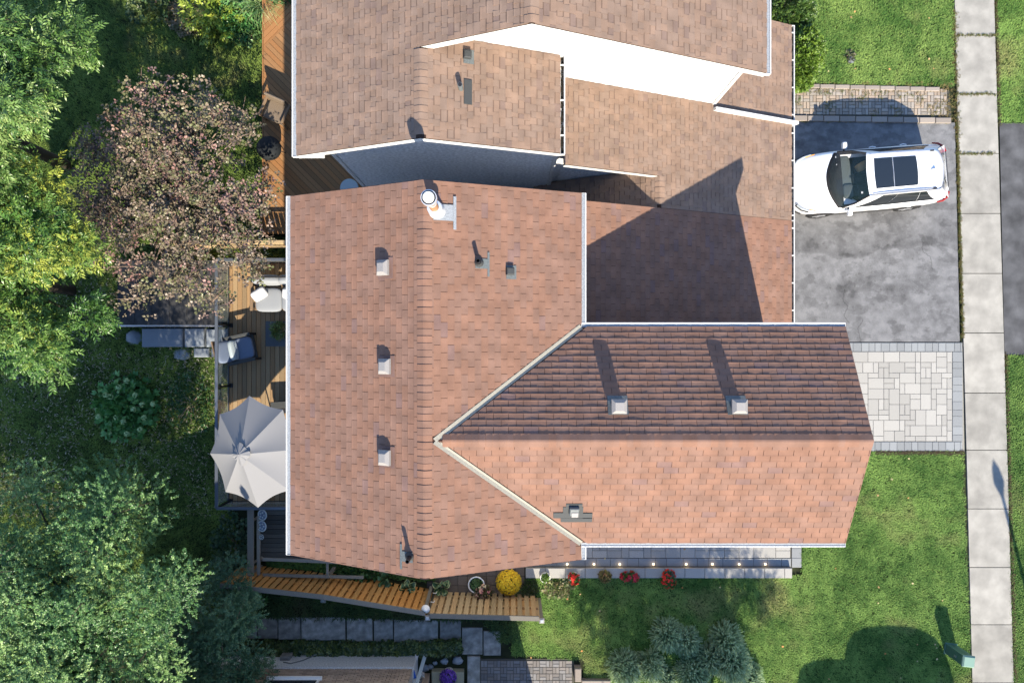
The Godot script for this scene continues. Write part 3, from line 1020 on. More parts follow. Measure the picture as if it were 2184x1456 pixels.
func pipe_vent(h: Node3D, p: Vector3, tilt: float, side: float) -> void:
	var c := Node3D.new()
	var y := 8.18 - 0.388 * (p.x + 1.7275) if side > 0 else 6.60 + (p.x + 4.859) * 0.5046
	c.position = Vector3(p.x, y, p.z)
	put(c, "pipe_vent", h)
	var f := Transform3D(Basis(Vector3(0, 0, 1), -tilt), Vector3.ZERO)
	var st := mb()
	box(st, Vector3(side * 0.06, 0.022, 0.02), Vector3(0.28, 0.01, 0.2), f)
	box(st, Vector3(side * 0.2, 0.024, 0.03), Vector3(0.045, 0.012, 0.5), f)
	obj("flashing", st, M.greymetal, c)
	var b := mb(true)
	lathe(b, [Vector2(0.1, 0.0), Vector2(0.085, 0.06), Vector2(0.058, 0.1), Vector2(0.05, 0.12)], 18)
	obj("boot", b, M.darkgrey, c, true)
	var t := mb()
	lathe(t, [Vector2(0.042, 0.0), Vector2(0.042, 0.36), Vector2(0.032, 0.36), Vector2(0.032, 0.05), Vector2(0.0, 0.05)], 18)
	obj("pipe", t, M.blackmetal, c)

func low_vent(h: Node3D, p: Vector3, tilt: float, _k: int) -> void:
	var c := Node3D.new()
	c.position = Vector3(p.x, 8.18 - 0.388 * (p.x + 1.7275), p.z) if _k == 0 else p
	c.rotation.z = -tilt
	put(c, "exhaust_vent", h)
	bx("flange", Vector3(0.03, 0.02, 0.02), Vector3(0.22, 0.012, 0.28), M.greymetal, c)
	bx("hood", Vector3(-0.015, 0.07, 0.0), Vector3(0.16, 0.1, 0.15), M.darkgrey, c, 0.018)

# lapped boards on a wall that faces +z, between x limits given by a gable line
func lapped(st: SurfaceTool, z: float, y0: float, y1: float, left: Callable, right: Callable, e := 0.115) -> void:
	var y := y0
	while y < y1:
		var l: float = left.call(y); var r: float = right.call(y)
		var l2: float = left.call(y + e); var r2: float = right.call(y + e)
		if r > l and r2 > l2:
			quad(st, Vector3(l, y, z + 0.016), Vector3(l2, y + e, z + 0.003), Vector3(r2, y + e, z + 0.003), Vector3(r, y, z + 0.016))
			quad(st, Vector3(l, y, z + 0.002), Vector3(l, y, z + 0.016), Vector3(r, y, z + 0.016), Vector3(r, y, z + 0.002))
		y += e

# ---------------------------------------------------------------- the brown house to the north
func brown_house() -> void:
	var h := thing("brown_roof_house", "brown shingled house with stepped roof and white lapped walls", "house")
	var jobs := []
	var z0 := -4.02; var z1 := -5.824; var zf := -12.0
	var rx := -1.803; var ry := 8.17; var lx := -4.66; var ly := 6.84
	var ex := 1.03; var ey := 7.03
	var k := (ry - ly) / (rx - lx); var kr := (ry - ey) / (ex - rx)
	var tx := 0.36; var ty := ry + k * (tx - rx); var fx := 5.52; var fy := 6.795
	var kf := (ty - fy) / (fx - tx)
	var gh := func(x: float) -> float: return 3.47 - 0.46 * (x - 6.22)
	# walls
	var st := mb()
	along_z(st, [Vector2(-4.05, 0), Vector2(1.0, 0), Vector2(1.0, 6.85), Vector2(rx, 7.95), Vector2(-4.05, 6.9)], -6.2, -4.26)
	along_z(st, [Vector2(-4.05, 0), Vector2(5.2, 0), Vector2(5.2, 6.75), Vector2(tx, ty - 0.2), Vector2(-4.05, 6.9)], zf + 0.3, -6.13)
	along_z(st, [Vector2(1.02, 0), Vector2(7.4, 0), Vector2(7.4, gh.call(7.4) - 0.15), Vector2(1.02, gh.call(1.02) - 0.15)], -6.15, -4.33)
	along_z(st, [Vector2(5.1, 0), Vector2(7.4, 0), Vector2(7.4, gh.call(7.4) - 0.15), Vector2(5.1, gh.call(5.1) - 0.15)], -8.5, -6.14)
	along_z(st, [Vector2(3.6, 0), Vector2(7.4, 0), Vector2(7.4, gh.call(7.4) - 0.16), Vector2(3.68, gh.call(3.68) - 0.16)], -4.34, -3.29)
	obj("wall", st, M.siding, h)
	var sd := mb()
	lapped(sd, -4.26, 0.2, 7.9, func(y): return maxf(-4.05, rx - (8.0 - y) / k), func(y): return minf(1.0, rx + (7.98 - y) / kr))
	lapped(sd, -6.13, 3.0, 9.2, func(y): return maxf(-1.7, tx - (ty - 0.17 - y) / k), func(y): return minf(5.2, tx + (ty - 0.17 - y) / kf))
	lapped(sd, -4.33, 0.2, 5.7, func(_y): return 1.22, func(y): return minf(7.4, 6.22 + (3.31 - y) / 0.46))
	var sid := obj("siding", sd, M.siding, h)
	sid.set_meta("kind", "stuff")
	for x in [-4.05, 1.0]: bx("corner_trim", Vector3(x, 3.4, -4.25), Vector3(0.09, 6.8, 0.05), M.white, h)
	bx("corner_trim", Vector3(5.2, 5.0, -6.12), Vector3(0.09, 3.5, 0.05), M.white, h)
	# roofs
	var mw := mb()
	slab(mw, [Vector3(lx, ly, zf), Vector3(tx, ty, zf), Vector3(tx, ty, z1), Vector3(rx, ry, z1), Vector3(lx, ly, z1)], 0.15)
	slab(mw, [Vector3(lx, ly, z1), Vector3(rx, ry, z1), Vector3(rx, ry, z0), Vector3(lx, ly, z0)], 0.15)
	var rw := obj("roof", mw, M.brown_deck, h)
	courses(jobs, rw, [Vector3(lx, ly, zf), Vector3(tx - 0.06, ty - 0.06 * k, zf), Vector3(tx - 0.06, ty - 0.06 * k, z1), Vector3(rx - 0.02, ry - 0.02 * k, z1), Vector3(rx - 0.1, ry - 0.1 * k, z0), Vector3(lx, ly, z0)], Vector3(1, 0, 0), "brown")
	var me := mb()
	slab(me, [Vector3(rx, ry, z0), Vector3(rx, ry, -6.12), Vector3(ex, ey, -6.12), Vector3(ex, ey, z0)], 0.15)
	var re := obj("roof", me, M.brown_deck, h)
	courses(jobs, re, [Vector3(rx + 0.1, ry - 0.1 * kr, z0), Vector3(rx + 0.1, ry - 0.1 * kr, -6.11), Vector3(ex, ey, -6.11), Vector3(ex, ey, z0)], Vector3(-1, 0, 0), "brown")
	var mf := mb()
	slab(mf, [Vector3(tx, ty, z1), Vector3(tx, ty, zf), Vector3(fx, fy, zf), Vector3(fx, fy, z1)], 0.15)
	var rf := obj("roof", mf, M.brown_deck, h)
	courses(jobs, rf, [Vector3(tx + 0.06, ty - 0.06 * kf, z1), Vector3(tx + 0.06, ty - 0.06 * kf, zf), Vector3(fx, fy, zf), Vector3(fx, fy, z1)], Vector3(-1, 0, 0), "brown")
	var mg := mb()
	var zg := -4.1
	slab(mg, [Vector3(1.2, gh.call(1.2), -6.12), Vector3(7.65, gh.call(7.65), -6.12), Vector3(7.65, gh.call(7.65), zg), Vector3(1.2, gh.call(1.2), zg)], 0.15)
	slab(mg, [Vector3(3.67, gh.call(3.67), zg), Vector3(7.65, gh.call(7.65), zg), Vector3(7.65, gh.call(7.65), -3.3), Vector3(3.67, gh.call(3.67), -3.3)], 0.15)
	slab(mg, [Vector3(5.0, gh.call(5.0), -8.65), Vector3(7.65, gh.call(7.65), -8.65), Vector3(7.65, gh.call(7.65), -6.12), Vector3(5.0, gh.call(5.0), -6.12)], 0.15)
	var rg := obj("garage_roof", mg, M.brown_deck, h)
	courses(jobs, rg, [Vector3(1.2, gh.call(1.2), -6.11), Vector3(5.1, gh.call(5.1), -6.11), Vector3(5.1, gh.call(5.1), -8.65), Vector3(7.65, gh.call(7.65), -8.65), Vector3(7.65, gh.call(7.65), -3.31), Vector3(3.7, gh.call(3.7), -3.31), Vector3(3.7, gh.call(3.7), zg), Vector3(1.2, gh.call(1.2), zg)], Vector3(-1, 0, 0), "brown")
	var ml := mb()
	var gl := gh.call(3.67) as float
	var link := [Vector3(3.67, gl, zg - 0.2), Vector3(3.67, gl, -3.3), Vector3(0.6, gl - 0.6 * 3.07, -3.3), Vector3(0.6, gl - 0.6 * 3.07, zg - 0.2)]
	slab(ml, link, 0.15)
	var rl := obj("link_roof", ml, M.brown_deck, h)
	courses(jobs, rl, [Vector3(3.6, gl - 0.042, zg - 0.2), Vector3(3.6, gl - 0.042, -3.31), Vector3(0.6, gl - 0.6 * 3.07, -3.31), Vector3(0.6, gl - 0.6 * 3.07, zg - 0.2)], Vector3(1, 0, 0), "brown")
	lay(jobs, M.brown)
	caps(rw, Vector3(rx, ry, z1 + 0.05), Vector3(rx, ry, z0), k, kr, 0.14, M.brown)
	caps(rw, Vector3(tx, ty, zf), Vector3(tx, ty, z1), k, kf, 0.14, M.brown)
	caps(rl, Vector3(3.67, gl, zg), Vector3(3.67, gl, -3.31), 0.6, 0.46, 0.12, M.brown)
	# white rake boards
	var fa := mb()
	var rake := func(a: Vector3, b: Vector3, deep: float) -> void:
		quad(fa, a - Vector3(0, deep, 0), a - Vector3(0, 0.005, 0), b - Vector3(0, 0.005, 0), b - Vector3(0, deep, 0))
	var o := Vector3(0, 0, 0.014)
	rake.call(Vector3(lx, ly, z0) + o, Vector3(rx, ry, z0) + o, 0.2)
	rake.call(Vector3(rx, ry, z0) + o, Vector3(ex, ey, z0) + o, 0.2)
	rake.call(Vector3(rx, ry, z1) + o, Vector3(tx, ty, z1) + o, 0.2)
	rake.call(Vector3(tx, ty, z1) + o, Vector3(fx, fy, z1) + o, 0.2)
	rake.call(Vector3(1.2, gh.call(1.2), zg) + o, Vector3(3.6, gh.call(3.6), zg) + o, 0.19)
	obj("rake_board", fa, M.white, h)
	var so := mb()
	box(so, Vector3(-4.35, 6.66, z0 - 0.12), Vector3(0.5, 0.02, 0.26))
	obj("soffit", so, M.white, h)
	var wb := mb()
	var wa := Vector3(5.2, gh.call(5.2) + 0.05, -5.97); var wc := Vector3(7.8, gh.call(7.8) + 0.05, -5.97)
	var ax := (wc - wa).normalized()
	box(wb, Vector3.ZERO, Vector3(wa.distance_to(wc), 0.17, 0.08), Transform3D(Basis(ax, Vector3(0, 0, 1).cross(ax), Vector3(0, 0, 1)), (wa + wc) / 2.0), 0.006)
	obj("party_wall_coping", wb, M.white, h)
	# gutters
	gutter(h, Vector3(lx, ly - 0.01, zf), Vector3(lx, ly - 0.01, z0 + 0.02), Vector3(-1, 0, 0), false, 0.095)
	gutter(h, Vector3(ex, ey - 0.01, -6.1), Vector3(ex, ey - 0.01, z0 + 0.02), Vector3(1, 0, 0), true, 0.095)
	gutter(h, Vector3(fx, fy - 0.01, zf), Vector3(fx, fy - 0.01, z1 + 0.02), Vector3(1, 0, 0), false, 0.095)
	gutter(h, Vector3(7.65, 2.80, -5.9), Vector3(7.65, 2.80, -3.31), Vector3(1, 0, 0), true, 0.085)
	gutter(h, Vector3(7.65, 2.80, -8.65), Vector3(7.65, 2.80, -6.04), Vector3(1, 0, 0), true, 0.085)
	# vents on the south east slope
	var v1 := at(998, 132, 7.5)
	v1.y = ry - kr * (v1.x - rx)
	low_vent(h, v1, atan(kr), 1)
	var v2 := at(998, 208, 7.5)
	v2.y = ry - kr * (v2.x - rx) + 0.02
	var pv := Node3D.new()
	pv.position = v2
	put(pv, "pipe_vent", h)
	var fp := mb()
	box(fp, Vector3(0.02, 0.008, 0.0), Vector3(0.17, 0.012, 0.5), Transform3D(Basis(Vector3(0, 0, 1), -atan(kr)), Vector3.ZERO), 0.003)
	obj("flashing", fp, M.darkgrey, pv)
	var pp := mb()
	tube(pp, [Vector3(-0.12, -0.05, -0.05), Vector3(-0.12, 0.28, -0.05)], 0.05, 0.05, 14)
	obj("pipe", pp, M.greymetal, pv)
	var pc := mb()
	tube(pc, [Vector3(-0.12, 0.27, -0.05), Vector3(-0.12, 0.285, -0.05)], 0.04, 0.04, 14)
	obj("pipe_mouth", pc, M.black, pv)
	# side lamp under the garage eave, spout, doors
	bx("wall_lamp", at(1102, 361, 3.0) + Vector3(0, 0, 0.06), Vector3(0.2, 0.1, 0.14), M.amber, h, 0.02)
	beam("downspout", Vector3(-4.7, 6.7, -8.0), Vector3(-5.05, 6.3, -7.98), 0.06, 0.06, M.white, h)
	bx("garage_door", Vector3(7.41, 1.05, -4.9), Vector3(0.05, 2.1, 2.3), M.white, h)
	for z in [-7.2, -9.5]: bx("window", Vector3(-4.06, 2.1, z), Vector3(0.05, 1.8, 1.5), M.darkglass, h)

# ---------------------------------------------------------------- the brick house to the south
func brick_house() -> void:
	var h := thing("brick_house", "brown brick house beyond the path with pale concrete foundation", "house")
	var zw := 9.78
	var x0 := -9.7; var x1 := -2.98
	var px := -5.6
	var st := mb()
	along_z(st, [Vector2(x0, 0.99), Vector2(x1, 0.99), Vector2(x1, 4.8), Vector2(px, 5.65), Vector2(x0, 4.8)], zw + 0.045, 18.0)
	along_z(st, [Vector2(-2.97, 0.3), Vector2(1.1, 0.3), Vector2(1.1, 6.4), Vector2(-0.9, 7.4), Vector2(-2.97, 6.4)], 12.5, 20.0)
	obj("wall", st, M.mortar, h)
	var br := []
	for i in 4: br.append(mb())
	for r in 20:
		var y := 1.035 + r * 0.077
		var x := x0 + (0.11 if r % 2 else 0.0)
		while x < x1:
			var w := minf(0.21, x1 - x)
			var face: SurfaceTool = br[rng.randi() % 4]
			box(face, Vector3(x + w / 2, y + 0.034, zw + 0.025), Vector3(w - 0.012, 0.067, 0.045 + rng.randf() * 0.006))
			x += 0.22
	var mesh := ArrayMesh.new()
	for i in 4:
		br[i].commit(mesh)
		mesh.surface_set_material(i, M.brickwall[i])
	mi("bricks", mesh, null, h).set_meta("kind", "stuff")
	var fo := mb()
	box(fo, Vector3((x0 + x1) / 2, 0.5, zw + 4.0), Vector3(x1 - x0 + 0.05, 1.0, 8.06))
	obj("foundation", fo, M.white, h)
	var ro := mb()
	for s in [[x0 - 0.3, 4.7, px, 5.9, x1 + 0.3]]:
		slab(ro, [Vector3(s[0], s[1], zw - 0.2), Vector3(s[2], s[3], zw - 0.2), Vector3(s[2], s[3], 18.2), Vector3(s[0], s[1], 18.2)], 0.18)
		slab(ro, [Vector3(s[2], s[3], zw - 0.2), Vector3(s[4], s[1], zw - 0.2), Vector3(s[4], s[1], 18.2), Vector3(s[2], s[3], 18.2)], 0.18)
	slab(ro, [Vector3(-3.2, 6.35, 12.4), Vector3(-0.9, 7.6, 12.4), Vector3(-0.9, 7.6, 20.2), Vector3(-3.2, 6.35, 20.2)], 0.18)
	slab(ro, [Vector3(-0.9, 7.6, 12.4), Vector3(1.2, 6.35, 12.4), Vector3(1.2, 6.35, 20.2), Vector3(-0.9, 7.6, 20.2)], 0.18)
	obj("roof", ro, M.brown_deck, h)
	var pipe := mb()
	tube(pipe, [Vector3(-6.1, 5.3, 9.72), Vector3(-6.1, 6.45, 9.72)], 0.05, 0.05, 10)
	lathe(pipe, [Vector2(0.05, 6.35), Vector2(0.13, 6.5), Vector2(0.1, 6.65), Vector2(0.0, 6.8)], 12, Transform3D(Basis.IDENTITY, Vector3(-6.1, 0, 9.72)))
	obj("chimney", pipe, M.greymetal, h)
	var wi := thing_part("window", h)
	bx("frame", Vector3(-6.3, 2.2, zw + 0.0), Vector3(1.5, 0.9, 0.06), M.white, wi, 0.01)
	bx("pane", Vector3(-6.3, 2.2, zw - 0.034), Vector3(1.36, 0.76, 0.012), M.darkglass, wi)
	bx("sill", Vector3(-6.3, 1.72, zw - 0.03), Vector3(1.6, 0.06, 0.14), M.pot, wi, 0.008)
	# utility box and cable low on the foundation
	var ub := mb()
	box(ub, Vector3(-6.95, 0.42, zw - 0.09), Vector3(0.3, 0.34, 0.14), Transform3D.IDENTITY, 0.03)
	obj("utility_box", ub, M.oldconcrete[0], h)
	var cb := mb(true)
	tube(cb, [Vector3(-6.95, 0.7, zw - 0.05), Vector3(-6.7, 0.78, zw - 0.04), Vector3(-6.4, 0.6, zw - 0.05), Vector3(-6.1, 0.3, zw - 0.08), Vector3(-5.6, 0.16, zw - 0.12)], 0.018, 0.018, 7)
	obj("cable", cb, M.greymetal, h, true)

func thing_part(called: String, parent: Node3D) -> Node3D:
	var o := Node3D.new()
	put(o, called, parent)
	return o

# ---------------------------------------------------------------- roads and pavings
func place(called: String, label: String) -> Node3D:
	var o := Node3D.new()
	put(o, called, self)
	o.set_meta("kind", "structure")
	tag(o, label)
	return o

func asphalt_image() -> ImageTexture:
	var n := FastNoiseLite.new()
	n.seed = 31; n.frequency = 0.011; n.fractal_octaves = 5
	n.domain_warp_enabled = true; n.domain_warp_amplitude = 22.0
	var im := Image.create(512, 512, false, Image.FORMAT_RGB8)
	for j in 512:
		for i in 512:
			var x := 7.2 + 6.8 * i / 512.0; var z := -7.0 + 7.2 * j / 512.0
			var c := n.get_noise_2d(i * 0.8, j * 1.5)
			var v := 0.92 + 0.11 * c + 0.12 * n.get_noise_2d(i * 3.3, j * 3.3) + rng.randf_range(-0.05, 0.05)
			v -= 0.10 * smoothstep(0.10, 0.22, n.get_noise_2d(i * 1.1 + 150.0, j * 1.9 + 60.0))
			# worn wheel path with a wandering wet edge
			var edge := -2.78 + 0.16 * sin(x * 1.3 + 0.6) + 0.22 * n.get_noise_2d(i * 1.2, 900.0)
			var d := edge - z
			if d > 0.0: v -= 0.24 * exp(-d * 2.2) * (1.0 - exp(-d * 16.0)) * (0.7 + 0.9 * absf(n.get_noise_2d(i * 1.6 + 77.0, j * 0.7)))
			else: v += 0.015 * exp(d * 1.6)
			var s := exp(-pow((z + 1.55 - 0.12 * sin(x)) / 0.55, 2.0)) * exp(-pow((x - 11.3) / 2.0, 2.0))
			v -= 0.22 * s * clampf(0.35 + 1.5 * n.get_noise_2d(i + 400.0, j), 0.0, 1.0)
			v = clampf(v, 0.42, 1.0)
			im.set_pixel(i, j, Color(v, v, v * 1.005))
	# hairline cracks and oil drips
	var r := RandomNumberGenerator.new()
	r.seed = 5
	for c in 9:
		var p := Vector2(r.randf() * 512, 130 + r.randf() * 380)
		var a := r.randf() * TAU
		var a0 := a
		for i in int(r.randf_range(50, 150)):
			a = a0 + 0.5 * sin(i * 0.11) + r.randfn() * 0.55
			p += Vector2(cos(a), sin(a))
			if p.x > 1 and p.y > 1 and p.x < 510 and p.y < 510:
				var v := im.get_pixel(int(p.x), int(p.y)).r * 0.70
				im.set_pixel(int(p.x), int(p.y), Color(v, v, v))
	for c in 70:
		var p := Vector2(r.randfn() * 90 + 300, r.randfn() * 70 + 330)
		var rad := r.randf_range(0.8, 3.6)
		for j in range(-4, 5):
			for i in range(-4, 5):
				var q := p + Vector2(i, j)
				if q.x < 1 or q.y < 1 or q.x > 510 or q.y > 510: continue
				var v := im.get_pixel(int(q.x), int(q.y)).r * lerpf(0.8, 1.0, clampf(Vector2(i, j).length() / rad, 0, 1))
				im.set_pixel(int(q.x), int(q.y), Color(v, v, v))
	return ImageTexture.create_from_image(im)

func pavings() -> void:
	# driveway
	var m := mk(0.30, 0.30, 0.302, 0.93, "grain", Vector3.ONE * 1.7, true, 0.4)
	m.detail_enabled = true
	m.detail_albedo = asphalt_image()
	m.detail_blend_mode = BaseMaterial3D.BLEND_MODE_MUL
	m.detail_uv_layer = BaseMaterial3D.DETAIL_UV_2
	var st := mb()
	st.set_normal(Vector3.UP)
	var q := [Vector3(7.2, 0.012, -6.9), Vector3(13.9, 0.012, -6.86), Vector3(14.05, 0.012, 0.01), Vector3(7.2, 0.012, 0.01)]
	for i in [0, 1, 2, 0, 2, 3]:
		st.set_normal(Vector3.UP)
		st.set_uv2(Vector2((q[i].x - 7.2) / 6.8, (q[i].z + 7.0) / 7.2))
		st.add_vertex(q[i])
	struct("driveway", st, m, "grey worn asphalt driveway in front of the garages")
	var ap := mb()
	sheet(ap, [Vector2(15.3, -6.85), Vector2(30, -6.85), Vector2(30, 0.4), Vector2(15.46, 0.42)], 0.008)
	struct("road", ap, M.asphalt2, "dark grey asphalt apron between pavement and street")
	# pavement slabs
	var sw := place("sidewalk", "pale concrete pavement of square slabs along the street")
	var js := [-190, -60, 75, 200, 327, 455, 583, 710, 838, 960, 1085, 1210, 1332, 1456, 1580]
	for i in js.size() - 1:
		var a: float = js[i]; var b: float = js[i + 1]
		var s := mb()
		var tilt := rng.randf_range(-0.004, 0.004)
		var pts := []
		for p in [[0, a], [1, a], [1, b], [0, b]]:
			var l: float = (2037.5 if p[0] == 0 else 2121.5) + (38.0 if p[0] == 0 else 42.0) * p[1] / 1456.0
			var w := at(l, p[1] + (0.75 if p[1] == a else -0.75), 0.03)
			pts.append(w)
		var poly := PackedVector2Array()
		for w in pts: poly.append(Vector2(w.x, w.z))
		prism(s, poly, Transform3D.IDENTITY, -0.05, 0.028 + tilt)
		obj("slab", s, M.concrete[i % 4], sw)
	# crack weeds along the pavement joints
	var xf := []; var cols := []
	var tf := tuft(5, 0.05, 0.006, 1.0)
	for y in [75, 200, 327]:
		for i in 70:
			var p := at(2040 + rng.randf() * 82, y + rng.randfn() * 1.2 + 1, 0.0)
			xf.append(Transform3D(Basis(Vector3.UP, rng.randf() * TAU), p + Vector3(0, 0.02, 0)))
			cols.append(mixcol(Color(0.12, 0.09, 0.03), Color(0.09, 0.12, 0.03), rng.randf()))
	for i in 900:
		var y := rng.randf_range(20, 720)
		var p := at(2036.5 + 38.0 * y / 1456.0 + rng.randfn() * (1.6 if y > 300 else 3.0) - 2.0, y, 0.0)
		xf.append(Transform3D(Basis(Vector3.UP, rng.randf() * TAU), p + Vector3(0, 0.008, 0)))
		cols.append(mixcol(Color(0.15, 0.10, 0.04), Color(0.07, 0.10, 0.02), rng.randf()))
	for i in 1500:
		var y := rng.randf_range(0, 1456)
		var p := at(2124.0 + 42.0 * y / 1456.0 + rng.randfn() * 1.6, y, 0.0)
		if y > 268 and y < 752: continue
		xf.append(Transform3D(Basis(Vector3.UP, rng.randf() * TAU), p + Vector3(0, 0.008, 0)))
		cols.append(mixcol(Color(0.10, 0.06, 0.03), Color(0.05, 0.05, 0.02), rng.randf()))
	for i in 700:
		var p := at(rng.randf_range(1868, 2056), 965 + rng.randfn() * 1.6, 0.0)
		xf.append(Transform3D(Basis(Vector3.UP, rng.randf() * TAU), p + Vector3(0, 0.008, 0)))
		cols.append(mixcol(Color(0.07, 0.04, 0.025), Color(0.05, 0.05, 0.02), rng.randf()))
	tag(multi("weeds", tf, xf, cols, M.grass, self), "brown and green weeds in the pavement joints and along the edges", "weeds")
	# front patio of pale stones with a grey border
	var pa := place("patio", "pale stone patio with a grey border beside the driveway")
	var base := mb()
	sheet(base, [Vector2(6.8, 0.03), Vector2(14.13, 0.03), Vector2(14.2, 3.44), Vector2(6.8, 3.44)], 0.012, 0.03)
	obj("bedding", base, M.sandjoint, pa)
	blocks(pa, random_ashlar(9.84, 0.32, 24, 17, 0.165), 0.034, 0.04, M.paver, 0.011)
	var bo := []
	var x := 10.0
	while x < 14.1:
		var w: float = [0.19, 0.23, 0.27][rng.randi() % 3]
		w = minf(w, 14.12 - x)
		bo.append([x, 0.04, w, 0.27])
		bo.append([x, 3.14, w, 0.29])
		x += w
	var z := 0.32
	while z < 3.12:
		var w: float = minf([0.2, 0.26, 0.32][rng.randi() % 3], 3.13 - z)
		bo.append([13.81, z, 0.32, w])
		z += w
	blocks(pa, bo, 0.034, 0.04, M.paverdark, 0.009)
	# old brick strip between the driveway and the north lawn
	var bs := place("brick_strip", "weedy strip of old bricks between the driveway and the lawn")
	base = mb()
	sheet(base, [Vector2(7.4, -8.08), Vector2(13.72, -7.88), Vector2(13.8, -6.88), Vector2(7.4, -6.88)], 0.008, 0.02)
	obj("bedding", base, M.joint, bs)
	blocks(bs, weave(7.9, -7.92, 28, 4, 0.205), 0.028, 0.04, M.brick, 0.012, 0.006, "brick")
	for i in 12:
		bx("kerb", Vector3(8.0 + i * 0.47, 0.02, -8.03 + i * 0.012), Vector3(0.45, 0.09, 0.13), M.kerbbrick[i % 3], bs, 0.012)
		bx("kerb", Vector3(8.0 + i * 0.5, 0.03, -7.0 + i * 0.008), Vector3(0.48, 0.11, 0.17), M.kerbbrick[(i + 1) % 3], bs, 0.012)
	xf = []; cols = []
	for i in 1500:
		var p := Vector3(rng.randf_range(7.9, 13.8), 0.015, rng.randf_range(-8.1, -6.85))
		var n := nz.get_noise_2d(p.x * 120, p.z * 120)
		var edge: bool = p.z < -7.8 or p.z > -6.95 or p.x > 13.5
		if n < 0.12 and not edge: continue
		xf.append(Transform3D(Basis(Vector3.UP, rng.randf() * TAU).scaled(Vector3.ONE * rng.randf_range(0.7, 1.2)), p))
		cols.append(mixcol(Color(0.06, 0.11, 0.02), Color(0.20, 0.15, 0.06), rng.randf() * (1.4 if edge else 0.7) + (p.x - 9.5) * 0.12))
	tag(multi("weeds", tf, xf, cols, M.grass, self), "tufts of green and straw weeds between the old bricks", "weeds")
	# path of concrete slabs on the south side
	var sp := place("path", "dark weathered concrete slabs between fence and brick house")
	for r in [[498, 1318, 547, 1362], [549, 1317, 591, 1362], [593, 1316, 640, 1364], [642, 1316, 736, 1366], [739, 1318, 794, 1368], [797, 1320, 838, 1372], [840, 1322, 934, 1374], [938, 1322, 983, 1392], [985, 1338, 1029, 1396], [1031, 1345, 1068, 1398], [943, 1305, 985, 1319]]:
		var a := at(r[0], r[1], 0.02); var b := at(r[2], r[3], 0.02)
		bx("slab", Vector3((a.x + b.x) / 2, 0.0, (a.z + b.z) / 2), Vector3(b.x - a.x - 0.004, 0.05, b.z - a.z - 0.01), M.oldconcrete[rng.randi() % 4], sp, 0.012, rng.randf_range(-0.012, 0.012))
	# brick basket weave path and its edging, south
	var bp := place("brick_path", "grey brick path in basket weave at the brick house door")
	base = mb()
	sheet(base, [Vector2(-1.02, 9.95), Vector2(1.95, 9.95), Vector2(1.95, 12.0), Vector2(-1.02, 12.0)], 0.0, 0.02)
	obj("bedding", base, M.joint, bp)
	blocks(bp, weave(-0.98, 10.0, 14, 8, 0.205), 0.02, 0.04, M.greybrick, 0.012, 0.005, "brick")
	bx("edging", Vector3(-1.2, 0.03, 10.8), Vector3(0.4, 0.1, 1.9), M.oldconcrete[3], bp, 0.015)
	bx("edging", Vector3(2.05, 0.12, 10.35), Vector3(0.2, 0.28, 0.42), M.kerbbrick[0], bp, 0.02)
	bx("edging", Vector3(2.62, 0.08, 10.62), Vector3(0.9, 0.18, 0.14), M.kerbbrick[1], bp, 0.02)
	# brown pavers by the flower pots
	var dp := place("side_path", "dark brown square pavers between the fence and the house")
	base = mb()
	sheet(base, [Vector2(-2.5, 5.0), Vector2(0.4, 5.0), Vector2(0.4, 8.0), Vector2(-2.5, 8.0)], -0.002, 0.02)
	obj("bedding", base, M.joint, dp)
	var r2 := []
	for j in 8:
		for i in 9: r2.append([-2.3 + i * 0.3, 5.55 + j * 0.3, 0.3, 0.3])
	blocks(dp, r2, 0.02, 0.04, M.brownpaver, 0.014)

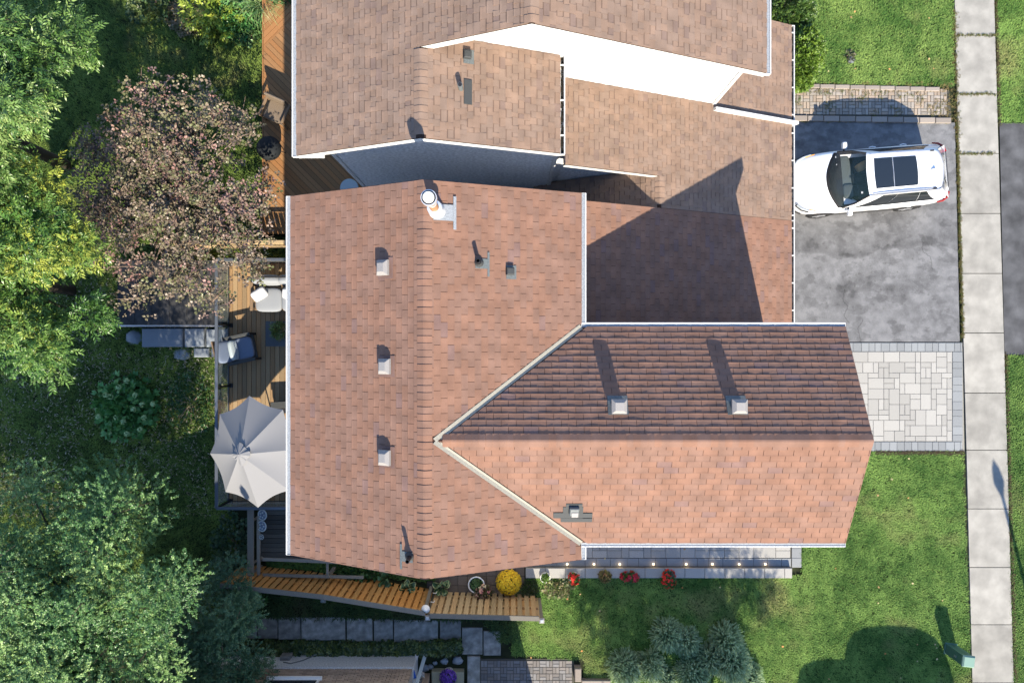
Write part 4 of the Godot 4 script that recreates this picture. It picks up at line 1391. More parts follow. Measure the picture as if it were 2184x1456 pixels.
func walkway() -> void:
	var wk := place("walkway", "stone walkway along the south wall of the red house")
	var base := mb()
	sheet(base, [Vector2(0.42, 5.2), Vector2(9.08, 5.2), Vector2(9.08, 7.08), Vector2(0.42, 7.08)], 0.01, 0.03)
	obj("bedding", base, M.joint, wk)
	blocks(wk, random_ashlar(0.45, 5.86, 36, 4, 0.23), 0.032, 0.04, M.paver, 0.011)
	var bo := []
	var x := 0.45
	while x < 8.7:
		var w: float = minf([0.36, 0.44, 0.52][rng.randi() % 3], 8.75 - x)
		bo.append([x, 6.79, w, 0.26])
		x += w
	for i in 4: bo.append([8.77, 5.88 + i * 0.3, 0.31, 0.3])
	blocks(wk, bo, 0.032, 0.04, M.paverdark, 0.009)
	var wl := thing("low_wall", "low wall of pale coping stones between walkway and lawn", "wall")
	x = 0.42
	var i := 0
	while x < 8.6:
		var w: float = minf(0.62, 8.72 - x)
		bx("coping_stone", Vector3(x + w / 2, 0.17, 7.2), Vector3(w - 0.01, 0.07, 0.31), M.paver[i % 5], wl, 0.012)
		bx("wall_block", Vector3(x + w / 2, 0.06, 7.2), Vector3(w - 0.012, 0.15, 0.26), M.paverdark[i % 4], wl, 0.006)
		x += w
		i += 1
	var lx := [1210, 1267, 1322, 1394, 1464, 1520, 1577, 1633]
	var who := ["leftmost path light, next to the red geranium pot", "second path light from the left, by the pot with red blooms", "third path light from the left, above the bronze shrub", "fourth path light, by the wide red flowers", "fifth path light, above the tall red flowers", "sixth path light, on shaded stones", "seventh path light, at the edge of the sunlit stones", "rightmost path light near the sunlit end"]
	for k in 8:
		var p := at(lx[k], 1203, 0.04)
		var o := thing("path_light", "small glowing round " + who[k], "light", Vector3(p.x, 0.032, p.z), 0.0, "lights set in the walkway border")
		var st := mb()
		lathe(st, [Vector2(0.05, 0.0), Vector2(0.046, 0.012), Vector2(0.031, 0.014)], 16)
		obj("rim", st, M.chrome, o)
		var g := mb()
		lathe(g, [Vector2(0.032, 0.012), Vector2(0.022, 0.018), Vector2(0.0, 0.02)], 16)
		obj("glowing_lens", g, M.glow, o)
		var l := OmniLight3D.new()
		l.name = "light"
		l.light_energy = 0.006
		l.light_color = Color(1.0, 0.85, 0.62)
		l.light_size = 0.04
		l.omni_range = 30.0
		l.omni_attenuation = 2.0
		l.shadow_enabled = true
		l.position = Vector3(0, 0.07, 0)
		o.add_child(l)

# ---------------------------------------------------------------- decks and what stands on them
func back_deck() -> void:
	var d := thing("timber_deck", "red house's rear deck of brown straight boards with dark railing", "deck")
	var y := 0.3
	for i in 29:
		bx("board", Vector3(-8.72 + i * 0.145, y - 0.02, 1.27), Vector3(0.136, 0.04, 7.44), M.deckx[rng.randi() % 5], d, 0.004)
	var fr := mb()
	box(fr, Vector3(-8.79, y - 0.11, 1.27), Vector3(0.04, 0.22, 7.5))
	box(fr, Vector3(-6.7, y - 0.13, -2.47), Vector3(4.2, 0.2, 0.04))
	box(fr, Vector3(-6.7, y - 0.13, 5.01), Vector3(4.2, 0.2, 0.04))
	for z in [-1.8, 0.5, 2.8]: box(fr, Vector3(-6.7, y - 0.14, z), Vector3(4.1, 0.18, 0.05))
	obj("frame", fr, M.greywood[1], d)
	# railing
	var ra := thing("deck_railing", "dark metal railing with clear panels around the rear deck", "railing")
	var pts := [Vector3(-4.65, 0, -2.42), Vector3(-8.74, 0, -2.42), Vector3(-8.74, 0, 4.93), Vector3(-4.65, 0, 4.93)]
	var top := y + 0.98
	for s in 3:
		var a: Vector3 = pts[s]; var b: Vector3 = pts[s + 1]
		beam("top_rail", a + Vector3(0, top, 0), b + Vector3(0, top, 0), 0.09, 0.04, M.railmetal, ra)
		beam("bottom_rail", a + Vector3(0, y + 0.08, 0), b + Vector3(0, y + 0.08, 0), 0.03, 0.03, M.blackmetal, ra)
	for p in [Vector3(-8.74, 0, -2.42), Vector3(-8.74, 0, -0.5), Vector3(-8.74, 0, 1.36), Vector3(-8.74, 0, 3.2), Vector3(-8.74, 0, 4.93), Vector3(-6.6, 0, 4.93), Vector3(-6.6, 0, -2.42), Vector3(-4.65, 0, 4.93), Vector3(-4.65, 0, -2.42)]:
		bx("post", p + Vector3(0, y + 0.48, 0), Vector3(0.05, 0.96, 0.05), M.blackmetal, ra)
		bx("post_foot", p + Vector3(0.02, y + 0.012, 0), Vector3(0.15, 0.022, 0.13), M.blackmetal, ra, 0.006)
	for g in [[-8.74, -2.35, -0.55], [-8.74, -0.45, 1.31], [-8.74, 1.41, 3.15], [-8.74, 3.25, 4.88]]:
		bx("glass_panel", Vector3(g[0], y + 0.53, (g[1] + g[2]) / 2), Vector3(0.008, 0.8, g[2] - g[1] - 0.04), M.glass, ra)
	for g in [[-8.68, -6.65], [-6.55, -4.7]]:
		for z in [-2.42, 4.93]:
			bx("glass_panel", Vector3((g[0] + g[1]) / 2, y + 0.53, z), Vector3(g[1] - g[0] - 0.04, 0.8, 0.008), M.glass, ra)
	# north fence behind the railing, an orange board rail
	var nf := thing("board_fence", "low cedar board fence behind the sofa end of the deck", "fence")
	beam("top_rail", Vector3(-10.2, 1.35, -2.93), Vector3(-4.7, 1.35, -2.93), 0.10, 0.045, M.pine[2], nf)
	for x in [-9.6, -8.1, -6.6, -5.2]: bx("post", Vector3(x, 0.66, -2.98), Vector3(0.09, 1.32, 0.09), M.greywood[0], nf)
	for i in 36: bx("board", Vector3(-10.15 + i * 0.15, 0.68, -2.91), Vector3(0.125, 1.2, 0.02), M.pine[rng.randi() % 5], nf)
	# sofa
	var so := thing("patio_sofa", "pale grey two seat patio sofa with white pillows on the deck", "sofa", Vector3(-7.0, y, -1.42))
	for k in 2:
		var c := mb(true)
		cushion(c, Vector3(-0.38 + 0.8 * k, 0.40, 0.16), Vector3(0.8, 0.18, 0.72), Transform3D.IDENTITY, 0.12)
		obj("seat_cushion", c, M.sofa, so, true)
		var b := mb(true)
		cushion(b, Vector3(-0.40 + 0.8 * k, 0.62, -0.30), Vector3(0.84, 0.42, 0.26), Transform3D(Basis(Vector3.RIGHT, -0.22), Vector3.ZERO), 0.12)
		obj("back_cushion", b, M.sofa, so, true)
	for k in 2:
		var p := mb(true)
		cushion(p, Vector3.ZERO, Vector3(0.46, 0.14, 0.34), Transform3D(Basis.from_euler(Vector3(0.5, 0.55 if k == 0 else -0.2, 0.0)), Vector3(-0.6 + 0.92 * k, 0.62, 0.0)), 0.5)
		obj("pillow", p, M.pillow, so, true)
	for s in [-0.86, 1.3]:
		bx("armrest", Vector3(s, 0.56, 0.06), Vector3(0.09, 0.05, 0.86), M.teak, so, 0.01)
		for z in [-0.3, 0.42]: bx("leg", Vector3(s, 0.28, z), Vector3(0.06, 0.53, 0.06), M.teak, so)
	bx("base", Vector3(0.2, 0.27, 0.06), Vector3(2.1, 0.07, 0.82), M.teak, so, 0.01)
	bx("back_rail", Vector3(0.2, 0.62, -0.5), Vector3(2.2, 0.34, 0.04), M.trim, so, 0.008)
	# armchair
	var ac := thing("patio_armchair", "grey framed patio armchair with navy cushions and pale blue pillow", "armchair", Vector3(-8.3, y, 0.24), 0.22)
	var c2 := mb(true)
	cushion(c2, Vector3(0.14, 0.40, 0), Vector3(0.62, 0.16, 0.66), Transform3D.IDENTITY, 0.1)
	obj("seat_cushion", c2, M.blue, ac, true)
	c2 = mb(true)
	cushion(c2, Vector3.ZERO, Vector3(0.16, 0.56, 0.66), Transform3D(Basis(Vector3(0, 0, 1), 0.62), Vector3(-0.34, 0.62, 0)), 0.05)
	obj("back_cushion", c2, M.blue, ac, true)
	c2 = mb(true)
	cushion(c2, Vector3.ZERO, Vector3(0.15, 0.26, 0.6), Transform3D(Basis(Vector3(0, 0, 1), 0.5), Vector3(-0.1, 0.58, 0)), 0.15)
	var pil := obj("pillow", c2, M.palecloth, ac, true)
	var marks := mb()
	for i in 8:
		for j in 3:
			box(marks, Vector3(-0.1 + 0.062, 0.58, 0) + Vector3(0.012 - 0.055 * (j - 1) , 0.045 + 0.03 * (j - 1) * 0.4, -0.24 + i * 0.068 + 0.02 * (j % 2)), Vector3(0.02, 0.012, 0.03), Transform3D.IDENTITY)
	obj("printed_mark", marks, M.blue, pil).set_meta("kind", "stuff")
	for z in [-0.39, 0.39]:
		bx("armrest", Vector3(0.06, 0.56, z), Vector3(0.84, 0.05, 0.1), M.darkgrey, ac, 0.012)
		for x in [-0.3, 0.44]: bx("leg", Vector3(x, 0.28, z), Vector3(0.07, 0.54, 0.06), M.trim, ac)
	bx("base", Vector3(0.08, 0.29, 0), Vector3(0.8, 0.06, 0.74), M.darkgrey, ac, 0.01)
	bx("back_frame", Vector3(-0.56, 0.74, 0), Vector3(0.04, 0.34, 0.74), M.teak, ac, 0.01)
	# mat, plant, side table
	var mt := mb()
	box(mt, Vector3.ZERO, Vector3(0.62, 0.012, 0.78), Transform3D.IDENTITY, 0.003)
	for i in 9: box(mt, Vector3(0, 0.008, -0.34 + i * 0.085), Vector3(0.6, 0.006, 0.03))
	tag(obj("door_mat", mt, M.mat, self, false, Transform3D(Basis.IDENTITY, Vector3(-7.32, y + 0.008, -0.24))), "dark grey ribbed mat on the deck under the eave", "mat")
	var pl := bush("potted_plant", "small leafy plant by the mat at the roof edge", Vector3(-7.18, y, -0.33), Vector3(0.14, 0.55, 0.2), 160, sprig(5, 0.14, 0.09, 0.02), [Color(0.03, 0.08, 0.02), Color(0.12, 0.18, 0.05), Color(0.3, 0.22, 0.16)], "plant")
	var pp := mb()
	lathe(pp, [Vector2(0.09, 0), Vector2(0.13, 0.22), Vector2(0.12, 0.22), Vector2(0.0, 0.2)], 16)
	obj("pot", pp, M.darkgrey, pl)
	var sb := thing("storage_bin", "small dark bin with grey lid between parasol and roof edge", "bin", Vector3(-7.05, y, 1.98), 0.06)
	bx("body", Vector3(0, 0.2, 0.03), Vector3(0.5, 0.4, 0.36), M.black, sb, 0.02)
	bx("lid", Vector3(0, 0.43, -0.06), Vector3(0.54, 0.04, 0.2), M.darkgrey, sb, 0.01)
	parasol()
	# dark platform with a metal edge, stone steps
	var pf := thing("grey_platform", "dark grey low platform with bright metal edge under the pink leaves", "platform")
	for i in 6: bx("panel", Vector3(-11.85 + i * 0.53, 0.45, -1.5), Vector3(0.524, 0.06, 1.98), M.composite, pf, 0.004)
	bx("edge_strip", Vector3(-10.5, 0.44, -0.48), Vector3(3.2, 0.09, 0.05), M.alloy, pf, 0.008)
	bx("base", Vector3(-10.5, 0.2, -1.5), Vector3(3.1, 0.42, 1.9), M.trim, pf)
	var stp := thing("stone_steps", "grey stone slab steps below the dark platform", "steps")
	for r in [[-11.5, -0.42, 1.28, 0.6, 0.26], [-10.18, -0.42, 0.62, 0.6, 0.25], [-9.5, -0.4, 0.72, 0.58, 0.26], [-9.95, 0.2, 0.5, 0.3, 0.13], [-9.4, 0.2, 0.6, 0.29, 0.14]]:
		bx("slab", Vector3(r[0] + r[2] / 2, r[4] / 2, r[1] + r[3] / 2), Vector3(r[2] - 0.02, r[4], r[3] - 0.02), M.stone[rng.randi() % 3], stp, 0.025, rng.randf_range(-0.01, 0.01))
	rock(Vector3(-11.85, 0.0, -0.12), Vector3(0.3, 0.16, 0.26), "rounded grey rock beside the stone steps")
	rock(Vector3(-10.35, 0.0, 0.4), Vector3(0.3, 0.08, 0.22), "flat pale rock sunk in grass below the stone steps")
	# neighbour's diagonal deck
	var nd := thing("diagonal_deck", "orange brown deck of diagonal boards west of the brown house", "deck")
	var rect := PackedVector2Array([Vector2(-7.62, -12.0), Vector2(-4.07, -12.0), Vector2(-4.07, -3.3), Vector2(-7.62, -3.3)])
	var lower := PackedVector2Array([Vector2(-7.62, -9.0), Vector2(-4.07, -12.6), Vector2(-4.07, -3.3), Vector2(-7.62, -3.3)])
	for dir in 2:
		var ang := PI / 4 if dir == 0 else -PI / 4
		var f := Transform3D(Basis(Vector3.UP, -ang), Vector3(-5.8, 0.5, -8.0))
		for i in range(-60, 60):
			var c := i * 0.142
			var strip := PackedVector2Array()
			for q in [Vector3(-12, 0, c - 0.066), Vector3(12, 0, c - 0.066), Vector3(12, 0, c + 0.066), Vector3(-12, 0, c + 0.066)]:
				var w := f * (q as Vector3)
				strip.append(Vector2(w.x, w.z))
			for part in Geometry2D.intersect_polygons(strip, rect):
				var got := Geometry2D.intersect_polygons(part, lower) if dir == 0 else Geometry2D.clip_polygons(part, lower)
				for g in got:
					if g.size() < 3: continue
					var loc := PackedVector2Array()
					for v in g:
						var w := f.affine_inverse() * Vector3(v.x, 0.5, v.y)
						loc.append(Vector2(-w.z, w.x))
					var st := mb()
					prism(st, loc, Transform3D.IDENTITY, -0.035, 0.0)
					obj("board", st, M.ndeck[rng.randi() % 5], nd, false, f * Transform3D(Basis(Vector3(0, 0, -1), Vector3.UP, Vector3(1, 0, 0)), Vector3.ZERO))
	bx("rim_board", Vector3(-7.65, 0.36, -7.65), Vector3(0.04, 0.28, 8.7), M.ndeck[1], nd, 0.004)
	bx("joists", Vector3(-5.85, 0.30, -7.65), Vector3(3.5, 0.2, 8.6), M.black, nd)
	# chair, fire bowl and blue table on the diagonal deck
	var ch := thing("wicker_ottoman", "square brown wicker seat turned on the diagonal deck", "ottoman", at(588, 238, 0.9) * Vector3(1, 0, 1) + Vector3(0, 0.5, 0), -0.42)
	bx("seat", Vector3(0, 0.36, 0), Vector3(0.62, 0.1, 0.58), M.wicker, ch, 0.03)
	bx("backrest", Vector3(-0.02, 0.62, -0.3), Vector3(0.66, 0.5, 0.07), M.wicker, ch, 0.02)
	for x in [-0.36, 0.36]:
		bx("armrest", Vector3(x, 0.55, 0), Vector3(0.08, 0.04, 0.66), M.teak, ch, 0.01)
		for z in [-0.28, 0.28]: bx("leg", Vector3(x, 0.27, z), Vector3(0.06, 0.54, 0.06), M.teak, ch)
	var fb := thing("kettle_barbecue", "black covered round barbecue on the diagonal deck", "barbecue", at(573, 316, 1.0) * Vector3(1, 0, 1) + Vector3(0, 0.5, 0))
	var lid := mb(true)
	lathe(lid, [Vector2(0.36, 0.46), Vector2(0.365, 0.52), Vector2(0.33, 0.62), Vector2(0.24, 0.71), Vector2(0.1, 0.755), Vector2(0, 0.76)], 28)
	obj("lid", lid, mk(0.016, 0.02, 0.024, 0.75, "grain", Vector3.ONE * 4, false, 0.4), fb, true)
	var bowl := mb(true)
	lathe(bowl, [Vector2(0, 0.2), Vector2(0.22, 0.25), Vector2(0.33, 0.36), Vector2(0.355, 0.455)], 28)
	obj("bowl", bowl, M.blackmetal, fb, true)
	for k in 3:
		var lg := mb()
		tube(lg, [Vector3(cos(k * 2.1) * 0.2, 0.27, sin(k * 2.1) * 0.2), Vector3(cos(k * 2.1) * 0.34, 0, sin(k * 2.1) * 0.34)], 0.014, 0.014, 8)
		obj("leg", lg, M.blackmetal, fb)
	var rt := thing("round_table", "pale blue round side table against the white wall", "table", at(748, 392, 0.95) * Vector3(1, 0, 1) + Vector3(-0.05, 0.5, 0.12))
	var tt := mb()
	lathe(tt, [Vector2(0, 0.42), Vector2(0.27, 0.42), Vector2(0.28, 0.44), Vector2(0.27, 0.46), Vector2(0, 0.46)], 26)
	obj("tabletop", tt, M.palecloth, rt)
	for k in 3:
		var lg := mb()
		tube(lg, [Vector3(cos(k * 2.1) * 0.18, 0.43, sin(k * 2.1) * 0.18), Vector3(cos(k * 2.1) * 0.24, 0, sin(k * 2.1) * 0.24)], 0.016, 0.016, 8)
		obj("leg", lg, M.blackmetal, rt)

func rock(p: Vector3, s: Vector3, label: String) -> void:
	var st := mb(true)
	var n := FastNoiseLite.new()
	n.seed = rng.randi() % 999
	n.frequency = 0.9
	for i in 8:
		for j in 12:
			var v := []
			for q in [[i, j], [i, j + 1], [i + 1, j + 1], [i + 1, j]]:
				var a: float = PI * q[0] / 8; var b: float = TAU * q[1] / 12
				var d := Vector3(sin(a) * cos(b), cos(a), sin(a) * sin(b))
				v.append(d * s * (0.9 + 0.4 * n.get_noise_3dv(d)))
			quad(st, v[0], v[1], v[2], v[3])
	tag(obj("rock", st, M.stone[rng.randi() % 3], self, true, Transform3D(Basis.IDENTITY, p)), label, "rock")

func parasol() -> void:
	var y := 0.3
	var o := thing("parasol", "light grey octagonal parasol open over the rear deck", "parasol", Vector3(-7.22, y, 3.07))
	var rim := -0.02; var apex := 0.56; var r := 1.56
	var tip := Transform3D(Basis(Vector3(0, 0, 1), 0.36), Vector3(0, 2.15, 0))   # tilted towards the garden
	var st := mb(true)
	var n := 8
	# each panel sags between its ribs and its outer edge is cut in a shallow curve
	for k in n:
		var a0 := -1.665 + TAU * k / n
		var g := []
		for i in 9:
			var row := []
			for j in 9:
				var u := float(j) / 8.0
				var t := float(i) / 8.0
				var a := a0 + TAU / n * u
				var chord := cos(PI / n) / cos(TAU / n * (u - 0.5))
				var sag := 4.0 * u * (1.0 - u)
				var rr := r * t * chord * (1.0 - 0.055 * sag * t)
				row.append(Vector3(cos(a) * rr, lerpf(apex, rim, pow(t, 0.94)) - 0.07 * sag * t * (1.15 - t), sin(a) * rr))
			g.append(row)
		var pn := mb(true)
		for i in 8:
			for j in 8: quad(pn, g[i][j], g[i][j + 1], g[i + 1][j + 1], g[i + 1][j])
		obj("canopy_panel", pn, M.canvas, o, true, tip)
		var rib := mb()
		tube(rib, [Vector3(0, apex - 0.03, 0), Vector3(cos(a0) * r * 0.5, lerpf(apex, rim, 0.53) - 0.03, sin(a0) * r * 0.5), Vector3(cos(a0) * r, rim - 0.02, sin(a0) * r)], 0.012, 0.012, 6)
		obj("rib", rib, M.blackmetal, o, false, tip)
	var vent := mb(true)
	for k in 48:
		var f := func(i: int, t: float) -> Vector3:
			var a := TAU * i / 48.0
			var pl := sin(i * 2.4) * 0.010 + sin(i * 1.1 + 1.0) * 0.007
			var rr := (0.27 + 0.04 * cos(a * 4 + 0.5) + pl) * t
			return Vector3(cos(a) * rr, apex + 0.02 - 0.112 * t + pl * 1.6 * t, sin(a) * rr)
		for i in 3:
			quad(vent, f.call(k, i / 3.0), f.call(k + 1, i / 3.0), f.call(k + 1, (i + 1) / 3.0), f.call(k, (i + 1) / 3.0))
	obj("vent_cap", vent, M.canvas, o, true, tip)
	var pole := mb()
	tube(pole, [Vector3(0, 0.05, 0), Vector3(0, 2.3, 0)], 0.022, 0.022, 12)
	obj("pole", pole, M.blackmetal, o)
	var base := mb()
	lathe(base, [Vector2(0.26, 0), Vector2(0.26, 0.04), Vector2(0.06, 0.08), Vector2(0.03, 0.3), Vector2(0, 0.3)], 24)
	obj("base", base, M.blackmetal, o)
	var fin := mb()
	lathe(fin, [Vector2(0.02, apex + 0.01), Vector2(0.022, apex + 0.025), Vector2(0.0, apex + 0.035)], 12)
	obj("finial", fin, M.canvas, o, false, tip)

# ---------------------------------------------------------------- the cedar fence and grey timber behind it
func cedar_fence() -> void:
	var h := 1.8
	var defs := [[[Vector3(-8.42, 0, 7.03), Vector3(-5.43, 0, 7.36), Vector3(-2.5, 0, 7.83)], M.cedar, "orange cedar fence with spaced boards and grey cap, running west", 0.0],
		[[Vector3(-2.38, 0, 7.9), Vector3(0.78, 0, 7.98)], M.pine, "newer pale pine fence panel with a grey cap beside the lawn", -0.1]]
	var fences := []
	for d in defs:
		var f := thing("privacy_fence", d[2], "fence")
		fences.append(f)
		var line: Array = d[0]
		for s in line.size() - 1:
			var a: Vector3 = line[s]; var b: Vector3 = line[s + 1]
			var dir := (b - a).normalized()
			var nrm := Vector3(-dir.z, 0, dir.x)
			var turn := atan2(-dir.z, dir.x)
			var n := int(roundf(a.distance_to(b) / 0.2))
			var step := a.distance_to(b) / n
			for i in n:
				var p := a + dir * (0.05 + step * i + rng.randf_range(-0.008, 0.008))
				bx("board", p - nrm * 0.05 + Vector3(0, 0.88, 0), Vector3(0.138, 1.76 + 0.0, 0.02), d[1][rng.randi() % 5], f, 0.003, turn)
				bx("board", p + dir * 0.1 + nrm * 0.05 + Vector3(0, 0.88, 0), Vector3(0.138, 1.76, 0.02), d[1][rng.randi() % 5], f, 0.003, turn)
			for yy in [0.3, 1.0, 1.62]: beam("rail", a + Vector3(0, yy, 0), b + Vector3(0, yy, 0), 0.07, 0.04, d[1][1], f)
			beam("cap_rail", a + Vector3(0, h, 0), b + Vector3(0, h, 0), 0.14, 0.04, M.greywood[s], f)
	var caps_at := [Vector3(-5.46, 0, 7.47), Vector3(-2.44, 0, 7.98), Vector3(0.86, 0, 8.06)]
	for i in 3:
		var o := thing_part("post", fences[0 if i < 2 else 1])
		o.position = caps_at[i]
		bx("shaft", Vector3(0, 0.86, 0), Vector3(0.09, 1.72, 0.09), M.greywood[i], o)
		bx("cap", Vector3(0, 1.75, 0), Vector3(0.15, 0.05, 0.15), M.greymetal if i == 0 else M.ventgrey, o, 0.02)
		bx("cap_top", Vector3(0, 1.785, 0), Vector3(0.09, 0.025, 0.09), M.lens if i else M.greymetal, o, 0.01)
	# birdhouse style pole in front of the joint
	var bp := thing("lamp_pole", "grey timber pole with white rounded cap at the fence joint", "pole", at(921, 1246, 0.0))
	beam("post", Vector3(0, 0, 0), Vector3(0.02, 1.74, 0.1), 0.09, 0.09, M.greywood[0], bp)
	var cp := mb(true)
	lathe(cp, [Vector2(0.12, 1.74), Vector2(0.125, 1.77), Vector2(0.06, 1.82), Vector2(0.03, 1.88), Vector2(0, 1.89)], 16, Transform3D(Basis.IDENTITY, Vector3(0.02, 0, 0.1)))
	obj("cap", cp, M.pot, bp, true)
	var hk := mb()
	tube(hk, [Vector3(0.1, 1.2, 0.1), Vector3(0.2, 1.25, 0.1), Vector3(0.2, 1.1, 0.1)], 0.012, 0.012, 6)
	tube(hk, [Vector3(0.1, 0.6, 0.05), Vector3(0.2, 0.65, 0.05), Vector3(0.2, 0.5, 0.05)], 0.012, 0.012, 6)
	obj("bracket", hk, M.pot, bp)
	bx("foot_box", Vector3(-0.04, 0.12, -0.06), Vector3(0.17, 0.24, 0.16), M.black, bp, 0.01)
	# lower weathered deck and grey timber rails
	var wd := thing("weathered_deck", "dark weathered lower deck boards between parasol and fence", "deck")
	for i in 12: bx("board", Vector3(-6.2, 0.1, 5.2 + i * 0.145), Vector3(3.3, 0.035, 0.135), M.darkwood[rng.randi() % 4], wd, 0.004)
	var gr := thing("timber_railing", "grey weathered timber railing frame between deck and orange fence", "railing")
	var yy := 0.95
	beam("top_beam", at(534, 1082, yy), at(534, 1232, yy), 0.19, 0.05, M.greywood[0], gr)
	beam("rail", at(560, 1192, yy), at(755, 1200, yy), 0.09, 0.06, M.greywood[2], gr)
	beam("rail", at(560, 1226, 0.8), at(775, 1231, 0.8), 0.09, 0.06, M.greywood[1], gr)
	beam("rail", at(551, 1100, 0.75), at(551, 1228, 0.75), 0.10, 0.05, M.greywood[3], gr)
	beam("cross_rail", at(698, 1196, 0.85), at(698, 1229, 0.8), 0.07, 0.05, M.greywood[3], gr)
	for p in [[552, 1100], [555, 1190], [548, 1228]]:
		beam("brace", at(533, p[1] + 14, yy - 0.06), at(p[0] + 4, p[1] - 2, 0.3), 0.06, 0.06, M.greywood[2], gr)
	for p in [[534, 1086], [534, 1228], [752, 1199], [698, 1230]]:
		var q := at(p[0], p[1], 0.9)
		bx("post", Vector3(q.x, 0.44, q.z), Vector3(0.09, 0.88, 0.09), M.greywood[1], gr)
	var disc := func(px: float, py: float, r: float, label: String) -> void:
		var o := thing("garden_ornament", label, "ornament", at(px, py, 0.8), 0.0, "round ornaments on the grey rail")
		var rg := mb(true)
		var ring := []
		for i in 25: ring.append(Vector3(cos(TAU * i / 24) * r, 0, sin(TAU * i / 24) * r))
		tube(rg, ring, r * 0.13, r * 0.13, 8, false)
		obj("ring", rg, M.palecloth, o, true)
		var pl := mb()
		lathe(pl, [Vector2(0, 0.0), Vector2(r * 0.95, 0.0), Vector2(r * 0.95, -0.012), Vector2(0, -0.012)], 24)
		obj("disc", pl, M.blue if r > 0.1 else M.darkgrey, o)
		for i in 5:
			var pt := mb()
			lathe(pt, [Vector2(r * 0.2, 0.0), Vector2(r * 0.17, 0.02), Vector2(0, 0.025)], 10, Transform3D(Basis.IDENTITY, Vector3(cos(TAU * i / 5) * r * 0.5, 0.002, sin(TAU * i / 5) * r * 0.5)))
			obj("petal", pt, M.palecloth, o)
		o.rotation.z = 0.35
	disc.call(559, 1098, 0.15, "topmost of the three round ornaments, half under the parasol tip")
	disc.call(558, 1122, 0.15, "large round blue and white ornament in the middle of three")
	disc.call(557, 1145, 0.075, "smallest, lowest of the three round ornaments")

# ---------------------------------------------------------------- lawns
func turf(label: String, poly: Array, m: Material, y := 0.0) -> void:
	var st := mb()
	sheet(st, poly, y, 0.02)
	struct("lawn", st, m, label)

